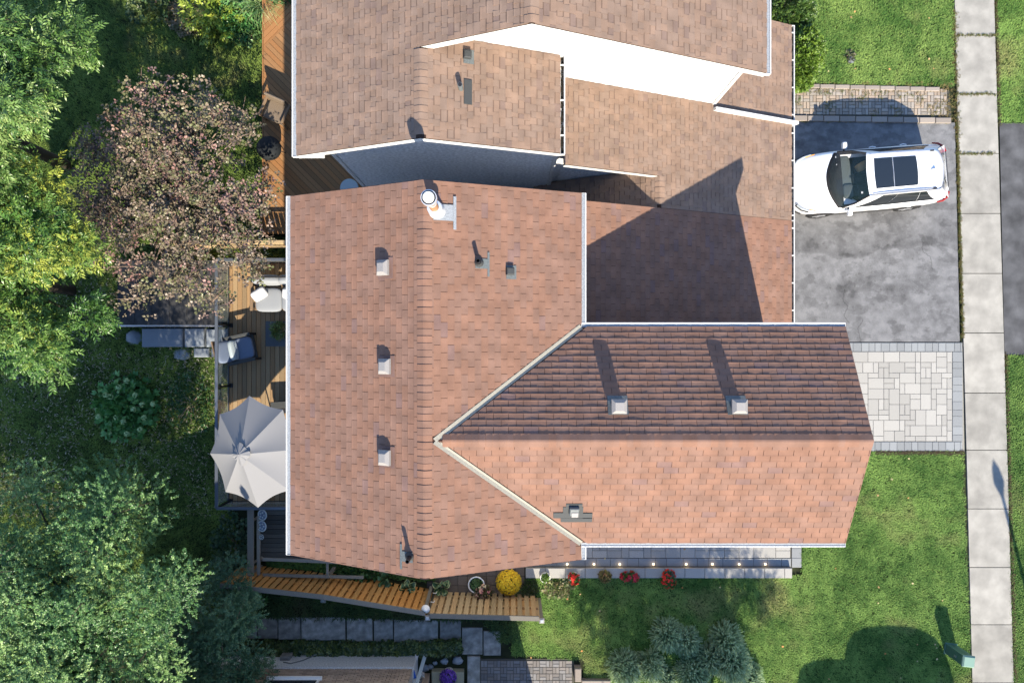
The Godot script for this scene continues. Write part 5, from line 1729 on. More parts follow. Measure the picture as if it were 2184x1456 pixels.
func grasses() -> void:
	var short := tuft(8, 0.055, 0.0055, 1.1)
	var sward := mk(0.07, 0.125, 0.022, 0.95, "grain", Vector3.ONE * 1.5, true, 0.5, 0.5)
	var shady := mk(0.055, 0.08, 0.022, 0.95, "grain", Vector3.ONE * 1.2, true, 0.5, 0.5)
	var lo := Color(0.055, 0.14, 0.022); var hi := Color(0.24, 0.38, 0.085); var dry := Color(0.33, 0.31, 0.12)
	var south := [Vector2(6.9, 3.46), Vector2(14.1, 3.46), Vector2(14.42, 12.0), Vector2(2.3, 12.0), Vector2(2.3, 9.95), Vector2(0.0, 9.8), Vector2(0.0, 8.12), Vector2(0.55, 7.36), Vector2(9.12, 7.36), Vector2(9.12, 5.0), Vector2(6.9, 5.0)]
	var north := [Vector2(7.9, -12.0), Vector2(13.78, -12.0), Vector2(13.86, -8.0), Vector2(7.9, -8.12)]
	turf("front lawn of the red house reaching to the pavement", south, sward)
	turf("front lawn of the brown house beside the brick strip", north, sward)
	lawn("grass", "green mown grass south of the patio", south, 780.0, short, lo, hi, dry, 0.14, 0.0)
	lawn("grass", "mown grass with straw patches north of the brick strip", north, 780.0, short, lo, mixcol(hi, dry, 0.15), dry, 0.35, 0.0)
	var b1 := [Vector2(15.18, -12.0), Vector2(18.0, -12.0), Vector2(18.0, -6.87), Vector2(15.3, -6.87)]
	var b2 := [Vector2(15.5, 0.44), Vector2(18.5, 0.44), Vector2(18.8, 12.0), Vector2(15.8, 12.0)]
	turf("grass verge east of the pavement, north end", b1, sward)
	turf("grass verge east of the pavement, south end", b2, sward)
	lawn("grass", "rough verge grass at the upper right corner", b1, 780.0, short, lo, hi, dry, 0.2)
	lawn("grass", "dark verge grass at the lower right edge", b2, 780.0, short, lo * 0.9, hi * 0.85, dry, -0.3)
	var back := [Vector2(-18, -13), Vector2(-7.75, -13), Vector2(-7.75, -3.2), Vector2(-4.6, -3.2), Vector2(-4.6, -2.6), Vector2(-8.85, -2.5), Vector2(-8.85, 5.2), Vector2(-8.3, 7.0), Vector2(-8.3, 9.6), Vector2(-18, 9.6)]
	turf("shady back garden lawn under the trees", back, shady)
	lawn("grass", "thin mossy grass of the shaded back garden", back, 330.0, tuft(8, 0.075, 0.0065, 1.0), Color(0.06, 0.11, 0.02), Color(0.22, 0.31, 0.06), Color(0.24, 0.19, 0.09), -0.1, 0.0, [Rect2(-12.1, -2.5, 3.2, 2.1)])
	var strip := [Vector2(-8.3, 5.2), Vector2(0.4, 5.2), Vector2(0.0, 8.7), Vector2(-8.3, 8.6)]
	lawn("ground_cover", "dark low weeds between the orange fence and the slab path", [Vector2(-8.6, 7.3), Vector2(-5.4, 7.55), Vector2(-2.4, 8.0), Vector2(0.2, 8.1), Vector2(0.3, 9.4), Vector2(-0.3, 9.4), Vector2(-0.9, 8.7), Vector2(-8.6, 8.6)], 420.0, tuft(7, 0.08, 0.011, 1.1), Color(0.02, 0.045, 0.012), Color(0.06, 0.11, 0.025), Color(0.07, 0.06, 0.03), 0.2)
	lawn("ground_cover", "low green ground cover inside the grey timber rails", [Vector2(-7.7, 6.6), Vector2(-4.0, 6.7), Vector2(-2.4, 6.6), Vector2(-2.4, 7.5), Vector2(-7.7, 7.0)], 700.0, tuft(7, 0.09, 0.012, 1.1), Color(0.03, 0.07, 0.015), Color(0.07, 0.15, 0.03), Color(0.06, 0.07, 0.02), 0.0)
	# ivy against the brick house
	var ivy := []; var cols := []
	for i in 2600:
		var p := Vector3(rng.randf_range(-9.2, -1.6), rng.randf_range(0.02, 0.3), 0)
		p.z = rng.randf_range(9.38, 9.75) + 0.1 * nz.get_noise_2d(p.x * 90, 4.0)
		if p.x > -2.6: p.z -= 0.05
		ivy.append(Transform3D(Basis.from_euler(Vector3(rng.randf_range(-0.7, 0.3), rng.randf() * TAU, rng.randf_range(-0.4, 0.4))).scaled(Vector3.ONE * rng.randf_range(0.7, 1.3)), p))
		cols.append(mixcol(Color(0.025, 0.05, 0.018), Color(0.10, 0.13, 0.03), pow(rng.randf(), 1.8)))
	tag(multi("ivy", rosette(4, 0.085, 0.035, 0.3), ivy, cols, M.leaf, self), "dark creeping ivy along the foot of the brick house", "ivy")
	# fallen leaves under the trees
	var fall := []; var fc := []
	for i in 5200:
		var p := Vector3(rng.randf_range(-16.0, -8.9), 0.05 + rng.randf() * 0.03, rng.randf_range(-2.0, 5.5))
		if nz.get_noise_2d(p.x * 35, p.z * 35 + 70.0) < -0.2: continue
		fall.append(Transform3D(Basis.from_euler(Vector3(rng.randf_range(-0.4, 0.4), rng.randf() * TAU, rng.randf_range(-0.4, 0.4))).scaled(Vector3.ONE * rng.randf_range(0.6, 1.1)), p))
		fc.append(mixcol(Color(0.16, 0.12, 0.06), Color(0.36, 0.34, 0.24), rng.randf()))
	var lm := mb()
	leaf(lm, Transform3D.IDENTITY, 0.11, 0.012)
	var ol := []; var oc := []
	for i in 70:
		ol.append(Transform3D(Basis.from_euler(Vector3(rng.randf_range(-0.3, 0.3), rng.randf() * TAU, 0)).scaled(Vector3.ONE * rng.randf_range(0.7, 1.3)), Vector3(rng.randf_range(0.6, 13.7), 0.06, rng.randf_range(3.6, 10.7) if i % 3 else rng.randf_range(-10.5, -8.2))))
		oc.append(mixcol(Color(0.45, 0.20, 0.05), Color(0.5, 0.42, 0.22), rng.randf()))
	var om := mb()
	leaf(om, Transform3D.IDENTITY, 0.07, 0.028)
	tag(multi("fallen_leaves", om.commit(), ol, oc, M.petal, self), "a few tan and orange fallen leaves on the front lawns", "leaves")
	tag(multi("fallen_leaves", lm.commit(), fall, fc, M.petal, self), "pale narrow fallen leaves scattered on the dark back lawn", "leaves")

# ---------------------------------------------------------------- trees
func trees() -> void:
	var willow := sprig(10, 0.28, 0.12, 0.0165, 0.2)
	var pal := [Color(0.02, 0.06, 0.012), Color(0.06, 0.13, 0.028), Color(0.13, 0.22, 0.055), Color(0.30, 0.38, 0.13)]
	tree("broadleaf_tree", "tall narrow leaved green tree filling the upper left corner", Vector3(-14.0, 0, -5.5), Vector3(-12.1, 6.6, -5.6), Vector3(2.85, 2.3, 2.9), 80, 130, 0.58, willow, pal, 0.2)
	var pal2 := [Color(0.02, 0.06, 0.014), Color(0.06, 0.135, 0.025), Color(0.12, 0.21, 0.045), Color(0.30, 0.33, 0.05)]
	tree("broadleaf_tree", "lighter yellow tipped green tree at the middle of the left edge", Vector3(-13.8, 0, -1.6), Vector3(-12.4, 5.4, -1.7), Vector3(2.7, 2.0, 2.6), 72, 130, 0.58, willow, pal2, 0.17)
	var small := sprig(10, 0.19, 0.052, 0.017, 0.1)
	var pal3 := [Color(0.022, 0.065, 0.018), Color(0.06, 0.14, 0.038), Color(0.12, 0.22, 0.065), Color(0.22, 0.33, 0.10)]
	tree("broadleaf_tree", "round small leaved tree filling the lower left corner", Vector3(-12.5, 0, 7.8), Vector3(-11.5, 4.4, 7.6), Vector3(4.0, 2.4, 4.2), 125, 250, 0.8, small, pal3, 0.2, 0.3)
	var lowpal := [Color(0.025, 0.065, 0.032), Color(0.06, 0.125, 0.06), Color(0.11, 0.19, 0.085)]
	tree("broadleaf_tree", "darker blue green small tree under the lower left crown, touching the brick house", Vector3(-8.9, 0, 8.4), Vector3(-8.6, 2.0, 8.5), Vector3(1.5, 1.1, 1.9), 30, 190, 0.52, small, lowpal, 0.08, 0.35)
	var smoke := rosette(7, 0.088, 0.029, 0.35)
	var sp := [Color(0.07, 0.052, 0.042), Color(0.13, 0.098, 0.075), Color(0.175, 0.135, 0.10), Color(0.11, 0.125, 0.05), Color(0.21, 0.155, 0.125), Color(0.235, 0.13, 0.115)]
	tree("smoke_tree", "airy tree with dusty pink and brown leaves and bare twigs", Vector3(-10.2, 0, -4.3), Vector3(-9.5, 2.8, -4.0), Vector3(3.05, 0.95, 3.2), 108, 50, 0.56, smoke, sp, 0.1, 0.4)
	# off the frame to the south: the tree and clipped bushes whose shade lies on the front lawn
	tree("broadleaf_tree", "street side tree beyond the picture shading the front lawn", Vector3(7.3, 0, 15.4), Vector3(6.9, 5.7, 14.9), Vector3(2.7, 2.2, 2.5), 46, 150, 0.85, willow, pal, 0.2, 0.4)
	for b in [[Vector3(12.9, 0, 14.2), Vector3(1.75, 3.3, 1.5), "clipped round bush beyond the picture, the taller one"], [Vector3(10.8, 0, 13.6), Vector3(1.4, 2.2, 1.2), "clipped round bush beyond the picture, the lower one"]]:
		var cb := bush("clipped_bush", b[2], b[0], b[1], 5000, sprig(6, 0.16, 0.10, 0.03), pal3, "shrub", "", 0.06)
		var core := mb(true)
		cushion(core, Vector3(0, b[1].y * 0.47, 0), Vector3(b[1].x * 1.9, b[1].y * 0.98, b[1].z * 1.9))
		obj("dense_core", core, mk(0.03, 0.07, 0.02, 0.9, "grain", Vector3.ONE * 2), cb, true)
	var lp := thing("street_lamp", "slim street lamp beyond the picture whose shadow crosses the pavement", "street lamp", Vector3(17.18, 0, 11.95))
	var st := mb()
	tube(st, [Vector3.ZERO, Vector3(0, 5.7, 0)], 0.07, 0.05, 10)
	obj("pole", st, M.greymetal, lp)
	var hd := mb()
	lathe(hd, [Vector2(0.06, 5.45), Vector2(0.17, 5.75), Vector2(0.12, 6.05), Vector2(0.0, 6.3)], 12)
	obj("lamp_head", hd, M.greymetal, lp)

# ---------------------------------------------------------------- shrubs and flowers
func hosta(p: Vector3, n: int, l: float, label: String, rim: Color) -> void:
	var o := thing("hosta", label, "plant", p, 0.0)
	for i in n:
		var ring := i % 3
		var a := TAU * i / n * 2.39 + rng.randf() * 0.4
		var st := mb(true)
		var ll := l * (1.0 - 0.2 * ring) * rng.randf_range(0.85, 1.1)
		var ww := ll * 0.36
		var row := []
		for k in 7:
			var t := k / 6.0
			var w := ww * pow(sin(PI * clampf(t * 0.92 + 0.06, 0, 1)), 0.7)
			var y := 0.16 * sin(t * 2.2) * (1.0 + 0.6 * ring) - 0.05 * t * t
			row.append([Vector3(-w, y + w * 0.35, t * ll), Vector3(-w * 0.75, y + w * 0.22, t * ll), Vector3(0, y, t * ll), Vector3(w * 0.75, y + w * 0.22, t * ll), Vector3(w, y + w * 0.35, t * ll)])
		var c := mixcol(Color(0.025, 0.06, 0.03), Color(0.06, 0.12, 0.05), rng.randf())
		for k in 6:
			for j in 4:
				st.set_color(rim if j == 0 or j == 3 else c)
				quad(st, row[k][j], row[k][j + 1], row[k + 1][j + 1], row[k + 1][j])
		obj("leaf", st, M.leaf, o, true, Transform3D(Basis(Vector3.UP, a), Vector3(sin(a), 0, cos(a)) * 0.04 + Vector3(0, 0.14 + 0.05 * ring, 0)))

func flowerpot(p: Vector3, r: float, h: float, m: Material, label: String, cat: String) -> Node3D:
	var o := thing("flower_pot", label, cat, p)
	var st := mb()
	lathe(st, [Vector2(0, 0), Vector2(r * 0.72, 0), Vector2(r * 0.95, h * 0.88), Vector2(r, h * 0.88), Vector2(r, h), Vector2(r * 0.86, h), Vector2(r * 0.84, h - 0.05), Vector2(0, h - 0.05)], 24)
	obj("pot", st, m, o)
	return o

func bouquet(o: Node3D, y: float, rad: Vector3, nleaf: int, nflower: int, leafpal: Array, flowerpal: Array, fmesh: Mesh, called := "blossoms") -> void:
	var xf := []; var cols := []
	var lm := rosette(5, 0.07, 0.022, 0.5)
	for i in nleaf:
		var d := Vector3(rng.randfn(), absf(rng.randfn()) * 0.9, rng.randfn()).normalized()
		xf.append(Transform3D(Basis.looking_at(-(d + Vector3(rng.randfn(), rng.randfn(), rng.randfn()) * 0.3).normalized(), Vector3(0.1, 1, 0.3)) * Basis(Vector3.RIGHT, PI / 2), d * rad * pow(rng.randf(), 0.4) * 0.9 + Vector3(0, y, 0)))
		cols.append(mixcol(leafpal[0], leafpal[1], rng.randf()))
	multi("foliage", lm, xf, cols, M.leaf, o)
	xf = []; cols = []
	for i in nflower:
		var d := Vector3(rng.randfn(), absf(rng.randfn()) * 1.0 + 0.15, rng.randfn()).normalized()
		var b := Basis(Vector3.UP.cross(d).normalized() if absf(d.y) < 0.99 else Vector3.RIGHT, Vector3.UP.angle_to(d))
		xf.append(Transform3D((b * Basis(Vector3.UP, rng.randf() * TAU)).scaled(Vector3.ONE * rng.randf_range(0.75, 1.2)), d * rad * rng.randf_range(0.92, 1.08) + Vector3(0, y, 0)))
		cols.append(mixcol(flowerpal[0], flowerpal[1], rng.randf()))
	multi(called, fmesh, xf, cols, M.petal, o)

func garden() -> void:
	# hydrangea
	var hy := bush("hydrangea", "hydrangea bush with round pale green flower heads in the back garden", at(264, 868, 0.3) * Vector3(1, 0, 1), Vector3(1.0, 0.8, 1.05), 400, rosette(5, 0.19, 0.07, 0.35), [Color(0.04, 0.12, 0.03), Color(0.10, 0.26, 0.07), Color(0.17, 0.34, 0.11)], "shrub", "", 0.5)
	for p in [[270, 812], [253, 825], [235, 846], [303, 862], [307, 890], [248, 890], [326, 861], [284, 873], [262, 899], [209, 888], [225, 842], [288, 842], [298, 915], [270, 925]]:
		var st := mb()
		for i in 34:
			var d := Vector3(rng.randfn(), absf(rng.randfn()) + 0.1, rng.randfn()).normalized()
			var q := d * 0.085
			var u := d.cross(Vector3.RIGHT).normalized() * 0.024; var w := d.cross(u).normalized() * 0.024
			quad(st, q + u, q + w, q - u, q - w)
		var wpos := at(p[0], p[1], 0.82) - hy.position
		mi("flower_head", st.commit(), mk(0.30, 0.42, 0.19, 0.8), hy, Transform3D(Basis.IDENTITY, wpos))
	# border at the top: yellow green shrub, broad leaved plant, arching grass, dark filler
	var fern := sprig(11, 0.34, 0.16, 0.03, 0.2)
	bush("golden_shrub", "bright yellow green feathery shrub at the top of the back garden", at(448, 22, 0.5) * Vector3(1, 0, 1), Vector3(0.85, 0.9, 0.75), 190, fern, [Color(0.08, 0.15, 0.02), Color(0.18, 0.25, 0.03), Color(0.26, 0.30, 0.05)], "shrub", "", 0.35)
	bush("perennial", "low pinkish green perennial left of the broad leaved plant", at(395, 28, 0.3) * Vector3(1, 0, 1), Vector3(0.7, 0.4, 0.7), 210, rosette(6, 0.11, 0.035, 0.4), [Color(0.06, 0.10, 0.03), Color(0.2, 0.14, 0.10), Color(0.30, 0.30, 0.12)], "plant")
	bush("perennial", "bright green broad leaved plant beside the diagonal deck", at(505, 32, 0.3) * Vector3(1, 0, 1), Vector3(0.75, 0.55, 0.7), 300, rosette(6, 0.14, 0.05, 0.4), [Color(0.03, 0.11, 0.03), Color(0.07, 0.20, 0.05), Color(0.12, 0.26, 0.09)], "plant")
	bush("perennial", "small pale green plant at the deck edge below the grass clump", at(522, 74, 0.2) * Vector3(1, 0, 1), Vector3(0.45, 0.3, 0.35), 120, rosette(5, 0.10, 0.035, 0.4), [Color(0.05, 0.12, 0.03), Color(0.14, 0.24, 0.09)], "plant")
	bush("evergreen_shrub", "dark green shrub at the top by the deck corner", at(600, -12, 0.6) * Vector3(1, 0, 1), Vector3(0.6, 0.7, 0.4), 300, rosette(6, 0.10, 0.035, 0.4), [Color(0.02, 0.06, 0.02), Color(0.06, 0.14, 0.04)], "shrub")
	bush("perennial", "dark bushy plant left of the golden shrub at the top edge", at(315, 10, 0.3) * Vector3(1, 0, 1), Vector3(0.8, 0.5, 0.5), 240, rosette(6, 0.10, 0.035, 0.4), [Color(0.02, 0.05, 0.02), Color(0.07, 0.12, 0.04), Color(0.16, 0.18, 0.07)], "plant")
	var gr := thing("arching_grass", "clump of long arching grass hanging over the diagonal deck", "grass clump", at(560, 8, 0.2) * Vector3(1, 0, 1))
	var xf := []; var cols := []
	var blade := mb()
	for k in 5:
		var t0 := k / 5.0; var t1 := (k + 1) / 5.0
		var f := func(t: float) -> Vector3: return Vector3(0, 0.75 * sin(t * 2.3), 0.95 * t)
		var w0 := 0.012 * (1.0 - t0 * 0.9); var w1 := 0.012 * (1.0 - t1 * 0.9)
		quad(blade, f.call(t0) + Vector3(-w0, 0, 0), f.call(t0) + Vector3(w0, 0, 0), f.call(t1) + Vector3(w1, 0, 0), f.call(t1) + Vector3(-w1, 0, 0))
	for i in 190:
		xf.append(Transform3D(Basis(Vector3.UP, rng.randf() * TAU).scaled(Vector3(1, rng.randf_range(0.6, 1.2), rng.randf_range(0.6, 1.15))), Vector3(rng.randfn() * 0.1, 0, rng.randfn() * 0.12)))
		cols.append(mixcol(Color(0.07, 0.15, 0.04), Color(0.28, 0.36, 0.14), rng.randf()))
	multi("blades", blade.commit(), xf, cols, M.leaf, gr)
	# clipped bush at the front of the brown house
	var box_leaf := sprig(7, 0.10, 0.055, 0.018, 0.1)
	var bxp := [Color(0.035, 0.075, 0.012), Color(0.09, 0.16, 0.02), Color(0.16, 0.24, 0.03)]
	bush("boxwood_bush", "rounded clipped green bush beside the brown house front", Vector3(8.72, 0, -8.75), Vector3(0.82, 1.3, 0.98), 4200, box_leaf, bxp, "shrub", "", 0.10)
	bush("boxwood_bush", "darker bush behind the clipped one at the top edge", Vector3(8.5, 0, -10.0), Vector3(0.8, 1.3, 0.7), 2600, box_leaf, [Color(0.02, 0.05, 0.012), Color(0.05, 0.10, 0.02), Color(0.10, 0.15, 0.03)], "shrub", "", 0.12)
	rock(at(1815, 128, 0.0) + Vector3(0, 0.0, 0), Vector3(0.12, 0.08, 0.14), "small pale stone in the brown house's front lawn")
	bush("weed_clump", "grey pink weed clump by the stone in the north lawn", at(1812, 122, 0.0), Vector3(0.2, 0.12, 0.2), 70, rosette(5, 0.06, 0.02, 0.4), [Color(0.16, 0.13, 0.10), Color(0.10, 0.14, 0.06)], "plant")
	# blue spruces, low and spreading
	var needle := mb()
	for i in 48:
		var t := i / 48.0
		var a := i * 2.4
		var d := Vector3(cos(a), sin(a), 0) * 0.8 + Vector3(0, 0, 0.75)
		var p := Vector3(0, 0, t * 0.19)
		var e := p + d.normalized() * 0.045 * (1.0 - 0.35 * t)
		var s := d.cross(Vector3(0, 0, 1)).normalized() * 0.005
		tri(needle, p - s, p + s, e)
	var nm := needle.commit()
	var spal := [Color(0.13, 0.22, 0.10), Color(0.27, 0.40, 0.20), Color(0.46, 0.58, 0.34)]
	for s in [[1338, 1432, 0.62, 0.85, "broad blue green spruce at the bottom, leftmost of the group"], [1392, 1428, 0.5, 0.9, "blue spruce right of the leftmost one"], [1426, 1360, 0.58, 0.6, "small upper spruce nearest the walkway"], [1466, 1372, 0.5, 0.55, "grey green spruce behind the upper one"], [1418, 1452, 0.42, 0.6, "low dark spruce at the bottom edge, in the middle of the group"], [1482, 1442, 0.6, 0.8, "bottom spruce right of the middle gap"], [1556, 1372, 0.55, 0.95, "upright spruce with star shaped tips toward the sunlit grass"], [1566, 1420, 0.74, 1.0, "largest teal spruce, lower right of the group"], [1520, 1412, 0.5, 0.7, "shaded spruce left of the largest one"], [1600, 1450, 0.5, 0.6, "small spruce at the bottom right end of the group"]]:
		var p := at(s[0], s[1], s[3] * 0.6)
		p.y = 0
		var o := thing("blue_spruce", s[4], "spruce", p)
		var x2 := []; var c2 := []
		s[2] *= 0.8
		for i in int(3000 * s[2] * s[2] * 2.4):
			var d := Vector3(rng.randfn(), absf(rng.randfn()) * 0.85, rng.randfn()).normalized()
			var k := pow(rng.randf(), 0.35)
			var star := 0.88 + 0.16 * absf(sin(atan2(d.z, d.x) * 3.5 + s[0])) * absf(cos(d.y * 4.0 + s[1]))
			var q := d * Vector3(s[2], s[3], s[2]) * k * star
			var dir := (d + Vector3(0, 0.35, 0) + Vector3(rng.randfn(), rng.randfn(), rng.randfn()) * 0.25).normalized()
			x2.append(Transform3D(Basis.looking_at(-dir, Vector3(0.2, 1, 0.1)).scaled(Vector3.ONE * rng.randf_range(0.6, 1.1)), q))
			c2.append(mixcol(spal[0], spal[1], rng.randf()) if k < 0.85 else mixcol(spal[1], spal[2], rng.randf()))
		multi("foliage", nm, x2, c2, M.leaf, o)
		var st := mb()
		tube(st, [Vector3.ZERO, Vector3(0, s[3] * 0.8, 0)], 0.03, 0.01, 6)
		obj("trunk", st, M.bark, o)
	# hostas along the fence
	var rim := Color(0.30, 0.34, 0.16)
	hosta(at(868, 1258, 0.2) * Vector3(1, 0, 1), 20, 0.36, "large cream edged hosta leaning over the orange fence boards", rim)
	hosta(at(822, 1236, 0.2) * Vector3(1, 0, 1), 15, 0.26, "smaller dark hosta left of the large one", Color(0.06, 0.11, 0.05))
	hosta(at(942, 1252, 0.2) * Vector3(1, 0, 1), 22, 0.26, "narrow leaved variegated hosta right of the pole", rim)
	bush("shade_plant", "dark leafy plants between the red roof edge and the fence, left part", at(770, 1222, 0.2) * Vector3(1, 0, 1), Vector3(0.7, 0.35, 0.3), 220, rosette(5, 0.12, 0.04, 0.4), [Color(0.02, 0.05, 0.02), Color(0.05, 0.12, 0.03)], "plant")
	bush("shade_plant", "tangled dark plants left of the grey timber beam", at(490, 1165, 0.3) * Vector3(1, 0, 1), Vector3(0.6, 0.5, 1.0), 380, rosette(5, 0.12, 0.03, 0.4), [Color(0.015, 0.04, 0.02), Color(0.05, 0.10, 0.05), Color(0.12, 0.18, 0.09)], "plant")
	bush("shade_plant", "sparse seedlings in the dark bed left of the parasol", at(405, 860, 0.1) * Vector3(1, 0, 1), Vector3(0.75, 0.25, 1.0), 260, rosette(5, 0.08, 0.026, 0.3), [Color(0.02, 0.06, 0.02), Color(0.06, 0.14, 0.04)], "plant")
	bush("seedling", "single bright weed in the dark strip south of the orange fence", at(557, 1278, 0.1) * Vector3(1, 0, 1), Vector3(0.2, 0.25, 0.18), 40, rosette(5, 0.10, 0.035, 0.3), [Color(0.04, 0.14, 0.03), Color(0.08, 0.22, 0.05)], "plant")
	# mums
	var fl := mb()
	for i in 10:
		var a := TAU * i / 10
		leaf(fl, Transform3D(Basis(Vector3.UP, a) * Basis(Vector3.RIGHT, -0.35), Vector3.ZERO), 0.032, 0.009)
	var mum := fl.commit()
	var mp := at(1085, 1243, 0.35)
	mp.y = 0
	var o := flowerpot(mp, 0.2, 0.22, M.terra, "large round mound of golden yellow mums in a pot", "flowers")
	bouquet(o, 0.24, Vector3(0.38, 0.36, 0.38), 420, 950, [Color(0.03, 0.05, 0.01), Color(0.08, 0.10, 0.015)], [Color(0.62, 0.33, 0.01), Color(0.85, 0.60, 0.03)], mum)
	# white pot with green
	o = flowerpot(at(1163, 1231, 0.25) * Vector3(1, 0, 1), 0.16, 0.3, M.pot, "small white pot with light green plant at the wall end", "potted plant")
	bouquet(o, 0.28, Vector3(0.15, 0.12, 0.15), 90, 1, [Color(0.05, 0.12, 0.02), Color(0.18, 0.28, 0.05)], [Color(0.2, 0.3, 0.05), Color(0.2, 0.3, 0.05)], mum, "bud")
	var red := mb()
	for i in 9:
		var c := Vector3(rng.randfn() * 0.025, rng.randf() * 0.02, rng.randfn() * 0.025)
		for j in 5: leaf(red, Transform3D(Basis(Vector3.UP, TAU * j / 5) * Basis(Vector3.RIGHT, -0.3), c), 0.026, 0.012)
	var rm := red.commit()
	var reds := [Color(0.45, 0.012, 0.01), Color(0.75, 0.04, 0.025)]
	var lg := [Color(0.03, 0.08, 0.015), Color(0.09, 0.17, 0.03)]
	o = flowerpot(at(1224, 1231, 0.25) * Vector3(1, 0, 1), 0.17, 0.28, M.pot, "white pot of bright red geraniums on the low wall", "flowers")
	bouquet(o, 0.32, Vector3(0.17, 0.16, 0.2), 110, 22, lg, reds, rm)
	o = flowerpot(at(1290, 1228, 0.2) * Vector3(1, 0, 1), 0.12, 0.2, M.terra, "bronze and yellow leaved plant on the low wall", "potted plant")
	bouquet(o, 0.22, Vector3(0.2, 0.22, 0.2), 170, 24, [Color(0.09, 0.05, 0.02), Color(0.22, 0.20, 0.05)], [Color(0.25, 0.24, 0.05), Color(0.30, 0.08, 0.06)], mum)
	o = flowerpot(at(1343, 1229, 0.2) * Vector3(1, 0, 1), 0.13, 0.2, M.terra, "wide cluster of crimson flowers on the wall, third from the left", "flowers")
	bouquet(o, 0.22, Vector3(0.3, 0.18, 0.16), 120, 34, lg, [Color(0.35, 0.015, 0.025), Color(0.55, 0.03, 0.05)], rm)
	o = flowerpot(at(1425, 1234, 0.2) * Vector3(1, 0, 1), 0.13, 0.2, M.terra, "rightmost cluster of red flowers with bright leaves", "flowers")
	bouquet(o, 0.22, Vector3(0.24, 0.22, 0.3), 120, 26, lg, reds, rm)
	# ring planter with pink flowers
	o = thing("ring_planter", "pale hoop planter with ferny plant on the brown pavers", "planter", at(1016, 1246, 0.3) * Vector3(1, 0, 1))
	var rg := mb(true)
	var ring := []
	for i in 29: ring.append(Vector3(cos(TAU * i / 28) * 0.24, 0.34, sin(TAU * i / 28) * 0.24))
	tube(rg, ring, 0.022, 0.022, 8, false)
	obj("hoop", rg, M.pot, o, true)
	var pb := mb()
	lathe(pb, [Vector2(0, 0), Vector2(0.15, 0), Vector2(0.22, 0.3), Vector2(0.2, 0.3), Vector2(0, 0.27)], 20)
	obj("pot", pb, M.darkgrey, o)
	bouquet(o, 0.3, Vector3(0.2, 0.2, 0.22), 150, 1, [Color(0.03, 0.07, 0.02), Color(0.09, 0.15, 0.05)], [Color(0.1, 0.2, 0.05), Color(0.1, 0.2, 0.05)], mum, "bud")
	o = thing("pink_flowers", "loose plant with pink blooms and pale buds against the pale fence panel", "flowers", at(1032, 1264, 0.5) * Vector3(1, 0, 1))
	bouquet(o, 0.35, Vector3(0.3, 0.3, 0.24), 120, 12, [Color(0.06, 0.07, 0.02), Color(0.16, 0.08, 0.06)], [Color(0.45, 0.07, 0.12), Color(0.55, 0.5, 0.3)], rm)
	bush("herb", "dark low herbs right of the yellow mums", at(1130, 1258, 0.1) * Vector3(1, 0, 1), Vector3(0.28, 0.2, 0.32), 170, rosette(5, 0.06, 0.022, 0.4), [Color(0.025, 0.04, 0.015), Color(0.07, 0.09, 0.03)], "plant")
	bush("herb", "pale green and tan mixed plants at the lawn corner by the white pot", at(1190, 1255, 0.1) * Vector3(1, 0, 1), Vector3(0.5, 0.2, 0.35), 260, rosette(5, 0.06, 0.022, 0.4), [Color(0.07, 0.12, 0.03), Color(0.2, 0.22, 0.09), Color(0.25, 0.18, 0.10)], "plant")
	# purple flowers at the brick house door
	o = flowerpot(at(955, 1447, 0.4) * Vector3(1, 0, 1), 0.24, 0.3, M.pot, "pot of dense violet flowers on the pale step", "flowers")
	bouquet(o, 0.3, Vector3(0.26, 0.2, 0.26), 120, 420, [Color(0.03, 0.05, 0.02), Color(0.05, 0.08, 0.03)], [Color(0.07, 0.02, 0.22), Color(0.16, 0.07, 0.38)], mum)

